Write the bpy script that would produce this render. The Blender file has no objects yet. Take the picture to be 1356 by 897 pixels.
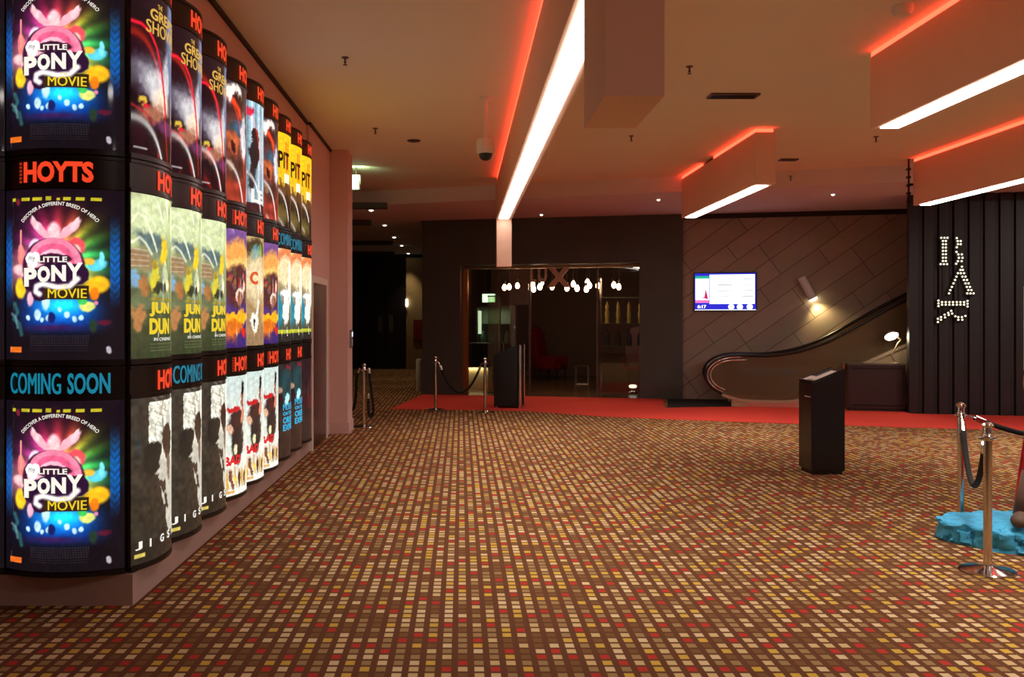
import bpy, bmesh, math, random
import numpy as np
from mathutils import Vector, Matrix, noise

random.seed(7)
C = bpy.context.scene.collection
PI = math.pi
VX, VY, F, H = 610.0, 424.0, 1200.0, 1.6      # vanishing point, focal length in px, eye height


def P(px, py, Y):
    return Vector(((px - VX) / F * Y, Y, H + (VY - py) / F * Y))


def G(px, py):                                  # point on the floor
    Y = H * F / (py - VY)
    return Vector(((px - VX) / F * Y, Y, 0))


def CE(px, py, z):                              # point on a horizontal ceiling
    Y = (z - H) * F / (VY - py)
    return Vector(((px - VX) / F * Y, Y, z))


ZC, ZS = 4.0, 3.74                             # main ceiling, lower ceiling at the back
TB = math.radians(13.0)                         # the back wall is turned by this
SL = math.tan(TB)
AB = 19.43


def W(px, py, off=0.0, a=AB):
    """point on the back wall plane moved `off` towards the camera"""
    k = (px - VX) / F
    Y = (a - off / math.cos(TB)) / (1 + SL * k)
    return Vector((k * Y, Y, H + (VY - py) / F * Y))


# ------------------------------------------------------------------ materials
def lin(c):
    c = c / 255.0
    return c / 12.92 if c <= 0.04045 else ((c + 0.055) / 1.055) ** 2.4


def rgb(r, g, b):
    return (lin(r), lin(g), lin(b), 1)


MATS = {}


def mat(name, col, rough=0.5, metal=0.0, emit=None, es=0.0, var=0.12, scale=6.0, bump=0.0, coat=0.0, spec=0.5):
    if name in MATS:
        return MATS[name]
    m = bpy.data.materials.new(name)
    m.use_nodes = True
    nt = m.node_tree
    b = nt.nodes['Principled BSDF']
    b.inputs['Roughness'].default_value = rough
    b.inputs['Metallic'].default_value = metal
    b.inputs['Specular IOR Level'].default_value = spec
    b.inputs['Coat Weight'].default_value = coat
    tc = nt.nodes.new('ShaderNodeTexCoord')
    nz = nt.nodes.new('ShaderNodeTexNoise')
    nz.inputs['Scale'].default_value = scale
    nz.inputs['Detail'].default_value = 4
    nt.links.new(tc.outputs['Object'], nz.inputs['Vector'])
    mx = nt.nodes.new('ShaderNodeMix')
    mx.data_type = 'RGBA'
    a = [max(0, c * (1 - var)) for c in col[:3]] + [1]
    c2 = [min(1, c * (1 + var)) for c in col[:3]] + [1]
    mx.inputs['A'].default_value = a
    mx.inputs['B'].default_value = c2
    nt.links.new(nz.outputs['Fac'], mx.inputs['Factor'])
    nt.links.new(mx.outputs['Result'], b.inputs['Base Color'])
    if bump:
        bp = nt.nodes.new('ShaderNodeBump')
        bp.inputs['Strength'].default_value = bump
        bp.inputs['Distance'].default_value = 0.02
        nt.links.new(nz.outputs['Fac'], bp.inputs['Height'])
        nt.links.new(bp.outputs['Normal'], b.inputs['Normal'])
    if emit:
        b.inputs['Emission Color'].default_value = emit
        b.inputs['Emission Strength'].default_value = es
    MATS[name] = m
    return m


def glass(name, tint, alpha, rough=0.03, haze=0.0):
    """thin architectural pane: mostly see-through with a clear reflection"""
    m = bpy.data.materials.new(name)
    m.use_nodes = True
    nt = m.node_tree
    nt.nodes.clear()
    out = nt.nodes.new('ShaderNodeOutputMaterial')
    tr = nt.nodes.new('ShaderNodeBsdfTransparent')
    tr.inputs['Color'].default_value = tint
    gl = nt.nodes.new('ShaderNodeBsdfGlossy')
    gl.inputs['Roughness'].default_value = rough
    gl.inputs['Color'].default_value = (.9, .9, .85, 1)
    fr = nt.nodes.new('ShaderNodeFresnel')
    fr.inputs['IOR'].default_value = 1.45
    mt = nt.nodes.new('ShaderNodeMath')
    mt.operation = 'ADD'
    mt.inputs[1].default_value = alpha
    mt.use_clamp = True
    nt.links.new(fr.outputs['Fac'], mt.inputs[0])
    mx = nt.nodes.new('ShaderNodeMixShader')
    nt.links.new(mt.outputs[0], mx.inputs[0])
    nt.links.new(tr.outputs[0], mx.inputs[1])
    nt.links.new(gl.outputs[0], mx.inputs[2])
    if haze:
        df = nt.nodes.new('ShaderNodeBsdfDiffuse')
        df.inputs['Color'].default_value = rgb(152, 136, 112)
        tl = nt.nodes.new('ShaderNodeBsdfTranslucent')
        tl.inputs['Color'].default_value = rgb(152, 136, 112)
        a_ = nt.nodes.new('ShaderNodeMixShader')
        nt.links.new(df.outputs[0], a_.inputs[1])
        nt.links.new(tl.outputs[0], a_.inputs[2])
        m2 = nt.nodes.new('ShaderNodeMixShader')
        m2.inputs[0].default_value = haze
        nt.links.new(mx.outputs[0], m2.inputs[1])
        nt.links.new(a_.outputs[0], m2.inputs[2])
        mx = m2
    nt.links.new(mx.outputs[0], out.inputs['Surface'])
    return m


def emis(name, col, s):
    return mat(name, (0.02, 0.02, 0.02), 0.5, 0, col, s)


M = {
    'ceil': mat('ceiling_paint', rgb(244, 230, 210), 0.85, var=.03, scale=1.5),
    'soffit': mat('soffit_paint', rgb(226, 212, 214), 0.85, var=.03, scale=1.5),
    'wall': mat('cream_wall_paint', rgb(216, 184, 176), 0.8, var=.04, scale=2),
    'plinth': mat('plinth_paint', rgb(176, 150, 140), 0.6, var=.06, scale=8),
    'fin': mat('fin_paint', rgb(246, 196, 166), 0.6, var=.04, scale=3),
    'black': mat('black_gloss', rgb(26, 22, 22), 0.28, var=.2),
    'blackmatte': mat('black_matte', rgb(34, 27, 24), 0.6, var=.2),
    'portal': mat('dark_portal', rgb(74, 74, 68), 0.55, var=.15, scale=2),
    'steel': mat('brushed_steel', rgb(168, 160, 158), 0.28, 1.0, var=.08, scale=20),
    'chrome': mat('chrome', rgb(215, 212, 208), 0.12, 1.0, var=.03),
    'rope': mat('black_rope', rgb(20, 17, 17), 0.85, var=.3, scale=60, bump=.4),
    'red': mat('red_carpet_pile', rgb(226, 62, 46), 0.95, var=.12, scale=40, bump=.2),
    'mat': mat('black_mat', rgb(22, 18, 17), 0.8),
    'strip': emis('strip_light', (1.0, 0.94, 0.90, 1), 9.0),
    'redstrip': emis('red_led', (1.0, 0.045, 0.02, 1), 7.0),
    'white_plastic': mat('white_plastic', rgb(228, 222, 214), 0.4, var=.03),
    'grey_metal': mat('grey_metal', rgb(95, 82, 76), 0.45, 0.6),
    'dark_metal': mat('dark_metal', rgb(40, 34, 32), 0.4, 0.6),
    'paper': mat('white_paper', rgb(240, 235, 225), 0.6, var=.03),
    'cream_metal': mat('cream_metal', rgb(176, 156, 128), 0.4, 0.3, var=.06),
    'maroon': mat('dark_maroon_panel', rgb(46, 24, 24), 0.45, var=.2),
    'redchair': mat('red_vinyl', rgb(108, 16, 22), 0.4, var=.12),
    'bulb': emis('warm_bulb', (1.0, 0.60, 0.32, 1), 22.0),
    'barbulb': emis('sign_bulb', (1.0, 0.86, 0.58, 1), 2.2),
    'glass': glass('clear_glass', (.88, .86, .82, 1), .02),
    'esc_glass': glass('smoky_glass', (.86, .78, .64, 1), .02, haze=.42),
    'downlight': emis('downlight_lens', (1.0, .86, .68, 1), 9.0),
}


# ------------------------------------------------------------------ mesh helpers
def box(bm, lo, hi, m=None):
    x0, y0, z0 = lo
    x1, y1, z1 = hi
    v = [bm.verts.new(p) for p in ((x0, y0, z0), (x1, y0, z0), (x1, y1, z0), (x0, y1, z0),
                                   (x0, y0, z1), (x1, y0, z1), (x1, y1, z1), (x0, y1, z1))]
    for f in ((0, 3, 2, 1), (4, 5, 6, 7), (0, 1, 5, 4), (1, 2, 6, 5), (2, 3, 7, 6), (3, 0, 4, 7)):
        bm.faces.new([v[i] for i in f])
    if m is not None:
        bmesh.ops.transform(bm, matrix=m, verts=v)
    return v


def prism(bm, pts, a, b, axis='z'):
    """extrude a 2-D outline between a and b along an axis"""
    def p3(p, t):
        return (p[0], p[1], t) if axis == 'z' else ((p[0], t, p[1]) if axis == 'y' else (t, p[0], p[1]))
    lo = [bm.verts.new(p3(p, a)) for p in pts]
    hi = [bm.verts.new(p3(p, b)) for p in pts]
    n = len(pts)
    bm.faces.new(lo[::-1])
    bm.faces.new(hi)
    for i in range(n):
        bm.faces.new((lo[i], lo[(i + 1) % n], hi[(i + 1) % n], hi[i]))
    return lo + hi


def lathe(bm, prof, n=24, c=(0, 0, 0), m=None):
    rings, vs = [], []
    for r, z in prof:
        if r < 1e-6:
            v = bm.verts.new((c[0], c[1], c[2] + z))
            rings.append([v])
            vs.append(v)
        else:
            rg = [bm.verts.new((c[0] + r * math.cos(2 * PI * i / n), c[1] + r * math.sin(2 * PI * i / n), c[2] + z)) for i in range(n)]
            rings.append(rg)
            vs += rg
    for a, b in zip(rings, rings[1:]):
        for i in range(n):
            j = (i + 1) % n
            if len(a) == 1 and len(b) == 1:
                continue
            if len(a) == 1:
                bm.faces.new((a[0], b[j], b[i]))
            elif len(b) == 1:
                bm.faces.new((a[i], a[j], b[0]))
            else:
                bm.faces.new((a[i], a[j], b[j], b[i]))
    for rg, fl in ((rings[0], 1), (rings[-1], 0)):
        if len(rg) > 1:
            bm.faces.new(rg[::-1] if fl else rg)
    if m is not None:
        bmesh.ops.transform(bm, matrix=m, verts=vs)
    return vs


def tube(bm, pts, r, n=8, flat=1.0):
    pts = [Vector(p) for p in pts]
    rings = []
    up0 = None
    for i, p in enumerate(pts):
        d = (pts[min(i + 1, len(pts) - 1)] - pts[max(i - 1, 0)]).normalized()
        up = Vector((0, 0, 1)) if abs(d.z) < .95 else Vector((0, 1, 0))
        if up0 is not None:
            up = up0
        a = d.cross(up)
        if a.length < 1e-4:
            a = d.cross(Vector((1, 0, 0)))
        a.normalize()
        b = a.cross(d).normalized()
        up0 = b
        rr = r[i] if isinstance(r, (list, tuple)) else r
        rings.append([bm.verts.new(p + a * math.cos(2 * PI * k / n) * rr + b * math.sin(2 * PI * k / n) * rr * flat) for k in range(n)])
    for a, b in zip(rings, rings[1:]):
        for k in range(n):
            bm.faces.new((a[k], a[(k + 1) % n], b[(k + 1) % n], b[k]))
    bm.faces.new(rings[0][::-1])
    bm.faces.new(rings[-1])


def spline(pts, sub=6):
    pts = [Vector(p) for p in pts]
    out = []
    for i in range(len(pts) - 1):
        p0, p1, p2, p3 = pts[max(i - 1, 0)], pts[i], pts[i + 1], pts[min(i + 2, len(pts) - 1)]
        for k in range(sub):
            t = k / sub
            out.append(.5 * ((2 * p1) + (p2 - p0) * t + (2 * p0 - 5 * p1 + 4 * p2 - p3) * t * t + (3 * p1 - p0 - 3 * p2 + p3) * t ** 3))
    out.append(pts[-1])
    return out


def sag(a, b, drop, n=18):
    a, b = Vector(a), Vector(b)
    return [a.lerp(b, i / n) - Vector((0, 0, drop * (1 - (2 * i / n - 1) ** 2))) for i in range(n + 1)]


def obj(name, bm, m, parent=None, smooth=False, bevel=0.0, loc=None, rotz=None):
    me = bpy.data.meshes.new(name)
    if bevel:
        bmesh.ops.bevel(bm, geom=bm.edges[:], offset=bevel, segments=2, affect='EDGES', clamp_overlap=True)
    bmesh.ops.recalc_face_normals(bm, faces=bm.faces[:])
    bm.to_mesh(me)
    bm.free()
    if smooth:
        for p in me.polygons:
            p.use_smooth = True
        if smooth != 'all':
            me.set_sharp_from_angle(angle=math.radians(35))
    o = bpy.data.objects.new(name, me)
    C.objects.link(o)
    if m is not None:
        me.materials.append(m)
    if parent is not None:
        o.parent = parent
    if loc is not None:
        o.location = loc
    if rotz is not None:
        o.rotation_euler.z = rotz
    return o


def thing(name, label, cat, loc=(0, 0, 0), rotz=0.0, group=None):
    o = bpy.data.objects.new(name, None)
    o.empty_display_size = .1
    C.objects.link(o)
    o.location = loc
    o.rotation_euler = (0, 0, rotz)
    return tag(o, label, cat, group)


def tag(o, label, cat, group=None, kind=None):
    o['label'] = label
    o['category'] = cat
    if group:
        o['group'] = group
    if kind:
        o['kind'] = kind
    return o


def struct(name, bm, m, label, cat, parent=None, **kw):
    o = obj(name, bm, m, parent, **kw)
    o['kind'] = 'structure'
    tag(o, label, cat)
    return o


def dup(root, loc, rotz, label, group=None):
    r = root.copy()
    C.objects.link(r)
    r.location = loc
    r.rotation_euler = (0, 0, rotz)
    r['label'] = label
    if group:
        r['group'] = group
    for ch in list(root.children):
        c = ch.copy()
        C.objects.link(c)
        c.parent = r
        for g in list(ch.children):
            d = g.copy()
            C.objects.link(d)
            d.parent = c
    return r


def BM():
    return bmesh.new()


_TXT = {}


def text_geo(s, bold=0.0):
    key = (s, bold)
    if key not in _TXT:
        cu = bpy.data.curves.new('t', 'FONT')
        cu.body = s
        cu.offset = bold
        cu.resolution_u = 3
        o = bpy.data.objects.new('t', cu)
        C.objects.link(o)
        dg = bpy.context.evaluated_depsgraph_get()
        dg.update()
        me = bpy.data.meshes.new_from_object(o.evaluated_get(dg))
        vs = [(v.co.x, v.co.y) for v in me.vertices]
        fs = [tuple(p.vertices) for p in me.polygons]
        bpy.data.objects.remove(o)
        bpy.data.curves.remove(cu)
        bpy.data.meshes.remove(me)
        x0, x1 = min(v[0] for v in vs), max(v[0] for v in vs)
        y0, y1 = min(v[1] for v in vs), max(v[1] for v in vs)
        _TXT[key] = ([((x - x0) / (x1 - x0), (y - y0) / (y1 - y0)) for x, y in vs], fs)
    return _TXT[key]


def add_text(bm, s, x0, x1, z0, z1, f, bold=0.02):
    if bold > 0 and 'M' in s:                    # sharp letters: thicken by side-by-side strokes instead of an outline offset
        sh = max(bold, .02) * (z1 - z0) * .9
        for k in (-1, 0, 1):
            add_text(bm, s, x0 + sh + k * sh, x1 - sh + k * sh, z0, z1, f, 0)
        return
    vs, fs = text_geo(s, bold)
    vv = [bm.verts.new(f(x0 + u * (x1 - x0), z0 + v * (z1 - z0))) for u, v in vs]
    for p in fs:
        try:
            bm.faces.new([vv[i] for i in p])
        except ValueError:
            pass


# ------------------------------------------------------------------ carpet
def carpet_material():
    m = bpy.data.materials.new('dashed_carpet')
    m.use_nodes = True
    nt = m.node_tree
    N, L = nt.nodes, nt.links
    b = N['Principled BSDF']
    b.inputs['Roughness'].default_value = 0.95
    b.inputs['Specular IOR Level'].default_value = 0.15
    tc = N.new('ShaderNodeTexCoord')
    sp = N.new('ShaderNodeSeparateXYZ')
    L.new(tc.outputs['Object'], sp.inputs[0])

    def math_(op, a, bb=None, clamp=False):
        n = N.new('ShaderNodeMath')
        n.operation = op
        n.use_clamp = clamp
        for i, v in enumerate((a, bb)):
            if v is None:
                continue
            if isinstance(v, (int, float)):
                n.inputs[i].default_value = v
            else:
                L.new(v, n.inputs[i])
        return n.outputs[0]
    pit = 0.075
    x = math_('DIVIDE', math_('ADD', sp.outputs['X'], 30.0 + 0.012), pit)
    y = math_('DIVIDE', math_('ADD', sp.outputs['Y'], 30.0), pit)
    cx, cy = math_('FLOOR', x), math_('FLOOR', y)
    fx, fy = math_('FRACT', x), math_('FRACT', y)
    mx = math_('MULTIPLY', math_('LESS_THAN', fx, 0.58), math_('LESS_THAN', fy, 0.70))
    cmb = N.new('ShaderNodeCombineXYZ')
    L.new(cx, cmb.inputs[0])
    L.new(cy, cmb.inputs[1])
    wn = N.new('ShaderNodeTexWhiteNoise')
    wn.noise_dimensions = '2D'
    L.new(cmb.outputs[0], wn.inputs['Vector'])
    cr = N.new('ShaderNodeValToRGB')
    cr.color_ramp.interpolation = 'CONSTANT'
    el = cr.color_ramp.elements
    cols = [(0.0, rgb(116, 80, 46)), (0.20, rgb(150, 120, 78)), (0.5, rgb(196, 166, 116)), (0.70, rgb(196, 158, 64)), (0.86, rgb(206, 178, 136))]
    el[0].position, el[0].color = cols[0]
    el[1].position, el[1].color = cols[1]
    for p, c in cols[2:]:
        e = el.new(p)
        e.color = c
    L.new(wn.outputs['Value'], cr.inputs[0])
    w1 = N.new('ShaderNodeTexWhiteNoise')
    w1.noise_dimensions = '1D'
    L.new(cx, w1.inputs['W'])
    off = math_('FLOOR', math_('MULTIPLY', w1.outputs['Value'], 8))
    isred = math_('LESS_THAN', math_('MODULO', math_('ADD', cy, off), 8), 0.5)
    mr = N.new('ShaderNodeMix')
    mr.data_type = 'RGBA'
    L.new(isred, mr.inputs['Factor'])
    L.new(cr.outputs['Color'], mr.inputs['A'])
    mr.inputs['B'].default_value = rgb(174, 50, 40)
    mb = N.new('ShaderNodeMix')
    mb.data_type = 'RGBA'
    L.new(mx, mb.inputs['Factor'])
    mb.inputs['A'].default_value = rgb(98, 59, 35)
    L.new(mr.outputs['Result'], mb.inputs['B'])
    nz = N.new('ShaderNodeTexNoise')
    nz.inputs['Scale'].default_value = 240
    L.new(tc.outputs['Object'], nz.inputs['Vector'])
    bp = N.new('ShaderNodeBump')
    bp.inputs['Strength'].default_value = .25
    bp.inputs['Distance'].default_value = .004
    L.new(nz.outputs['Fac'], bp.inputs['Height'])
    L.new(bp.outputs['Normal'], b.inputs['Normal'])
    L.new(mb.outputs['Result'], b.inputs['Base Color'])
    return m


M['carpet'] = carpet_material()

# ------------------------------------------------------------------ the setting
XL = -1.835
b = BM()
box(b, (-6.2, -5.2, -.1), (13.2, 31, 0))
struct('floor', b, M['carpet'], 'brown carpet floor woven with rows of beige gold and red dashes', 'floor')

# main ceiling and the lower ceiling at the back, with its fascia
SB = 16.85                                       # fascia line Y at X=-1.6


def fasY(x):
    return SB - 0.335 * (x + 1.6)


b = BM()
prism(b, [(-6.2, -5.2), (13.2, -5.2), (13.2, fasY(13.2)), (-6.2, fasY(-6.2))], ZC, ZC + .1)
struct('ceiling', b, M['ceil'], 'plain warm off-white main ceiling of the foyer', 'ceiling')
b = BM()
prism(b, [(-6.2, fasY(-6.2) + .001), (13.2, fasY(13.2) + .001), (13.2, 31), (-6.2, 31)], ZS, ZC + .1)
struct('ceiling_back', b, M['soffit'], 'lower ceiling band in front of the dark back wall', 'ceiling')

# left wall with steel door, column
b = BM()
box(b, (XL - .25, 5.35, 0), (XL - .036, 10.975, ZC))
box(b, (XL - .25, 10.976, 0), (XL - .005, 12.75, ZC))
struct('wall_left', b, M['wall'], 'pinkish cream left wall behind the film poster lightboxes', 'wall')
b = BM()
box(b, (-6.2, 5.25, 0), (XL - .255, 5.45, ZC))
struct('wall_left_front', b, M['wall'], 'wall behind the front-facing poster lightboxes', 'wall')
b = BM()
box(b, (XL - .25, 12.755, 0), (-1.59, 13.3, ZC))
struct('wall_left_column', b, M['wall'], 'pinkish cream column projecting at the end of the left wall', 'column')
b = BM()
box(b, (-1.835, 12.735, 0), (-1.57, 12.753, .16))
box(b, (-1.588, 12.753, 0), (-1.57, 13.3, .16))
struct('baseboard_column', b, M['wall'], 'cream skirting round the foot of the left column', 'baseboard')
b = BM()
box(b, (-6.2, -5.2, 0), (-6.0, 5.25, ZC))
struct('wall_left_far', b, M['wall'], 'far left wall out of view', 'wall')
b = BM()
box(b, (-6.2, -5.2, 0), (13.2, -5.0, ZC))
struct('wall_rear', b, M['wall'], 'wall behind the viewer', 'wall')
b = BM()
box(b, (13.0, -5.0, 0), (13.2, 14.3, ZC))
struct('wall_right_far', b, M['wall'], 'far right wall out of view', 'wall')
# black strip standing in for the shadow line between left wall and ceiling
b = BM()
box(b, (XL - .035, 5.36, ZC - .035), (XL - .004, 10.975, ZC - .001))
box(b, (XL - .004, 10.976, ZC - .035), (XL + .02, 12.75, ZC - .001))
struct('shadow_strip_1', b, M['blackmatte'], 'thin black strip painted as the shadow line where left wall meets the ceiling', 'trim')

# plinth under the lightboxes
b = BM()
prism(b, [(-5.95, 5.07), (XL, 5.07), (XL, 10.97), (XL - .004, 10.97), (XL - .004, 5.24), (-5.95, 5.24)], 0, .175)
struct('trim_2', b, M['plinth'], 'pale plinth running under the poster lightboxes', 'plinth')

# stainless door in left wall
dr = obj('door_1', (lambda bb: (box(bb, (XL - .004, 11.12, 0), (XL + .02, 12.22, 2.06)), bb)[1])(BM()), mat('door_steel', rgb(98, 96, 112), .22, 1.0, var=.06, scale=2))
dr['kind'] = 'structure'
tag(dr, 'brushed stainless steel door set in the left wall', 'door')
b = BM()
for lo, hi in (((XL - .004, 11.03, 0), (XL + .03, 11.115, 2.15)), ((XL - .004, 12.225, 0), (XL + .03, 12.31, 2.15)), ((XL - .004, 11.115, 2.065), (XL + .03, 12.225, 2.15))):
    box(b, lo, hi)
obj('door_frame', b, M['white_plastic'], dr)

# corridor on the left: steps up, end wall with doors
b = BM()
box(b, (-4.8, 29.6, 0), (-.4, 29.8, ZS))
struct('wall_corridor_end', b, M['blackmatte'], 'dark end wall of the left corridor', 'wall')
b = BM()
box(b, (-4.8, 13.3, 0), (-4.6, 29.6, ZS))
struct('wall_corridor_left', b, M['portal'], 'dark left side wall of the corridor', 'wall')
b = BM()
box(b, (-2.085, 13.3, 0), (-1.86, 13.5, ZC))
struct('wall_corridor_return', b, M['wall'], 'short wall return behind the left column', 'wall')
b = BM()
box(b, (-1.77, 29.4, 0.0), (-.9, 29.6, ZS - .12))
struct('wall_corridor_panel', b, mat('cream_panel', rgb(176, 150, 104), .7), 'cream wall panel at the right of the corridor end', 'wall')
d2 = thing('door_2', 'dark double doors at the end of the corridor', 'door', (-2.45, 29.59, 0))
d2['kind'] = 'structure'
for sx, nm in ((-1, 'door_leaf'), (1, 'door_leaf')):
    b = BM()
    x0, x1 = (-.66, -.005) if sx < 0 else (.005, .66)
    box(b, (x0, -.06, .01), (x1, 0, 2.5))
    lf = obj(nm, b, M['black'], d2, bevel=.006)
    b = BM()
    xx = sx * .18
    box(b, (xx - .07, -.066, 1.2), (xx + .07, -.061, 1.75))
    obj('vision_pane', b, mat('dim_pane', rgb(80, 74, 66), .2), lf)
    b = BM()
    tube(b, [(sx * .06, -.1, .85), (sx * .06, -.1, 1.15)], .012)
    obj('door_handle', b, M['steel'], lf)

# back wall (escalator), tiles laid on the slant
def tile_material():
    m = bpy.data.materials.new('slanted_tiles')
    m.use_nodes = True
    nt = m.node_tree
    N, L = nt.nodes, nt.links
    bb = N['Principled BSDF']
    bb.inputs['Roughness'].default_value = .55
    tc = N.new('ShaderNodeTexCoord')
    sp = N.new('ShaderNodeSeparateXYZ')
    L.new(tc.outputs['Object'], sp.inputs[0])
    cm = N.new('ShaderNodeCombineXYZ')
    L.new(sp.outputs['X'], cm.inputs[0])
    L.new(sp.outputs['Z'], cm.inputs[1])
    mp = N.new('ShaderNodeMapping')
    mp.inputs['Rotation'].default_value = (0, 0, math.radians(-36))
    L.new(cm.outputs[0], mp.inputs[0])
    br = N.new('ShaderNodeTexBrick')
    br.inputs['Color1'].default_value = rgb(184, 166, 148)
    br.inputs['Color2'].default_value = rgb(168, 150, 134)
    br.inputs['Mortar'].default_value = rgb(126, 106, 92)
    br.inputs['Scale'].default_value = 1.0
    br.inputs['Mortar Size'].default_value = .009
    br.inputs['Brick Width'].default_value = 1.35
    br.inputs['Row Height'].default_value = .36
    br.offset_frequency = 3
    br.offset = .37
    L.new(mp.outputs[0], br.inputs['Vector'])
    nz = N.new('ShaderNodeTexNoise')
    nz.inputs['Scale'].default_value = 3
    nz.inputs['Detail'].default_value = 6
    L.new(mp.outputs[0], nz.inputs['Vector'])
    mx = N.new('ShaderNodeMix')
    mx.data_type = 'RGBA'
    mx.blend_type = 'MULTIPLY'
    mx.inputs['Factor'].default_value = .35
    L.new(br.outputs['Color'], mx.inputs['A'])
    L.new(nz.outputs['Color'], mx.inputs['B'])
    L.new(mx.outputs['Result'], bb.inputs['Base Color'])
    bp = N.new('ShaderNodeBump')
    bp.inputs['Strength'].default_value = .5
    bp.inputs['Distance'].default_value = .01
    L.new(br.outputs['Fac'], bp.inputs['Height'])
    bp.invert = True
    L.new(bp.outputs['Normal'], bb.inputs['Normal'])
    return m


def ub(px, off=0.0):                             # coordinate along the back wall
    return W(px, 0, off).x / math.cos(TB)


FBO = Vector((0, AB, 0))
u0 = ub(904)
b = BM()
box(b, (u0, 0, 0), (14.2, .2, ZS - .001))
struct('wall_back', b, tile_material(), 'brown-grey back wall of large tiles laid on the slant', 'wall', loc=FBO, rotz=-TB)
b = BM()
box(b, (u0 + .02, -.03, ZS - .1), (13.2, -.001, ZS - .001))  # solid strip, the shade of the top joint put into its black colour
struct('shadow_strip_3', b, M['blackmatte'], 'black strip standing in for a shadow gap along the top of the slanted tile wall', 'trim', loc=FBO, rotz=-TB)

# dark entrance portal
ul0, ul1, ur0, ur1 = ub(561), ub(611), ub(847), ub(904)
ztop = 2.77
b = BM()
for lo, hi in (((ul0, -.12, 0), (ul1, .45, ZS - .001)), ((ur0, -.12, 0), (ur1 - .005, .45, ZS - .001)), ((ul1, -.12, ztop), (ur0, .45, ZS - .001))):
    box(b, lo, hi)
struct('wall_entrance', b, M['portal'], 'dark brown portal wall framing the glazed lounge entrance', 'wall', loc=FBO, rotz=-TB)
# lounge room shell
b = BM()
box(b, (ul0, 7.0, 0), (ur1 + 1.5, 7.2, 3.2))
struct('wall_lounge_back', b, mat('lounge_wall', rgb(92, 62, 48), .6), 'dim brown back wall inside the lounge', 'wall', loc=FBO, rotz=-TB)
b = BM()
box(b, (ul0, .46, 0), (ul0 + .1, 7.0, 3.2))
struct('wall_lounge_left', b, mat('lounge_wall', rgb(92, 62, 48), .6), 'dim left side wall inside the lounge', 'wall', loc=FBO, rotz=-TB)
b = BM()
box(b, (ur1 + 1.4, .46, 0), (ur1 + 1.5, 7.0, 3.2))
struct('wall_lounge_right', b, mat('lounge_wall', rgb(92, 62, 48), .6), 'dim right side wall inside the lounge', 'wall', loc=FBO, rotz=-TB)
b = BM()
box(b, (ul0, .46, 3.2), (ur1 + 1.5, 7.2, 3.3))
struct('ceiling_lounge', b, M['portal'], 'dark ceiling inside the lounge', 'ceiling', loc=FBO, rotz=-TB)
b = BM()
box(b, (ul0 + .1, .46, 0), (ur1 + 1.4, 7.0, .006))
box(b, (ul1, -.135, 0), (ur0, .459, .006))
struct('floor_lounge', b, mat('lounge_floor', rgb(96, 70, 48), .25, var=.25, scale=3), 'dark polished floor inside the lounge', 'floor', loc=FBO, rotz=-TB)

# pleated dark wall on the right
AR = 15.5 + SL * W(1205, 0, 0, 1).x * 0
kr = (1204 - VX) / F
RY = 15.5
RX = kr * RY
pts, w = [], 0.0
n = 34
prof = []
pitch = .235
for i in range(n):
    x = i * pitch
    prof += [(x, 0), (x + pitch * .62, -.012), (x + pitch * .72, .055), (x + pitch * .92, .05)]
prof.append((n * pitch, 0))
b = BM()
prism(b, prof + [(n * pitch, .16), (0, .16)], 0, ZS - .002)
struct('wall_right', b, mat('black_pleats', rgb(33, 26, 29), .42, var=.2, scale=2), 'black vertically pleated wall at right behind the light-bulb sign', 'wall', loc=(RX, RY, 0), rotz=-TB)
b = BM()
prism(b, [(0, 0), (n * pitch, 0), (n * pitch, .1), (0, .1)], ZS + .0, ZS + .0005)
bpy.data.meshes  # (nothing: lower ceiling closes the top)
b.free()


def R(px, py, off=0.0):                          # point on the pleated wall
    a = RY + SL * RX
    return W(px, py, off, a)


# ------------------------------------------------------------------ red carpet, mat
EB = 16.8
kx = (965 - VX) / F
ESC = Vector((kx * EB, EB, 0))
EA = EB + SL * ESC.x


def E(px, py, off=0.0):
    return W(px, py, off, EA)


b = BM()
fr = [G(518, 542), G(640, 543.5), G(700, 545), G(800, 552), G(880, 555.5), G(1000, 560), G(1220, 567), G(1356, 570)]
end = Vector((11.5, fr[-1].y - .28 * (11.5 - fr[-1].x), 0))
rw = [R(1500, 0, .03), R(1206, 0, .05)]
bk = [E(1190, 0, .06), E(980, 0, .06), G(880, 540.5), W(878, 0, .14), W(561, 0, .14)]
rw0 = R(1600, 0, .03)
pts = [(p.x, p.y) for p in fr] + [(10.6, fr[-1].y - .25 * (10.6 - fr[-1].x)), (10.6, RY - SL * (10.6 - RX) - .07)] + [(p.x, p.y) for p in [rw[1]] + bk]
prism(b, pts, 0, .006)
tag(obj('red_carpet', b, M['red']), 'bright red carpet runner along the back wall and lounge entrance', 'carpet')
b = BM()
q = [G(884, 540), W(884, 0, .13), W(903, 0, .13), W(907, 0, .04), W(1010, 0, .04)]
q2 = [E(975, 0, .055)]
prism(b, [(p.x, p.y) for p in q + q2 + [G(960, 540.3)]], 0, .005)
tag(obj('floor_mat', b, M['mat']), 'black mat on the floor between red carpet and slanted tile wall', 'mat')

# ------------------------------------------------------------------ hanging light fins
FW = .25
ZB = 3.30


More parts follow.
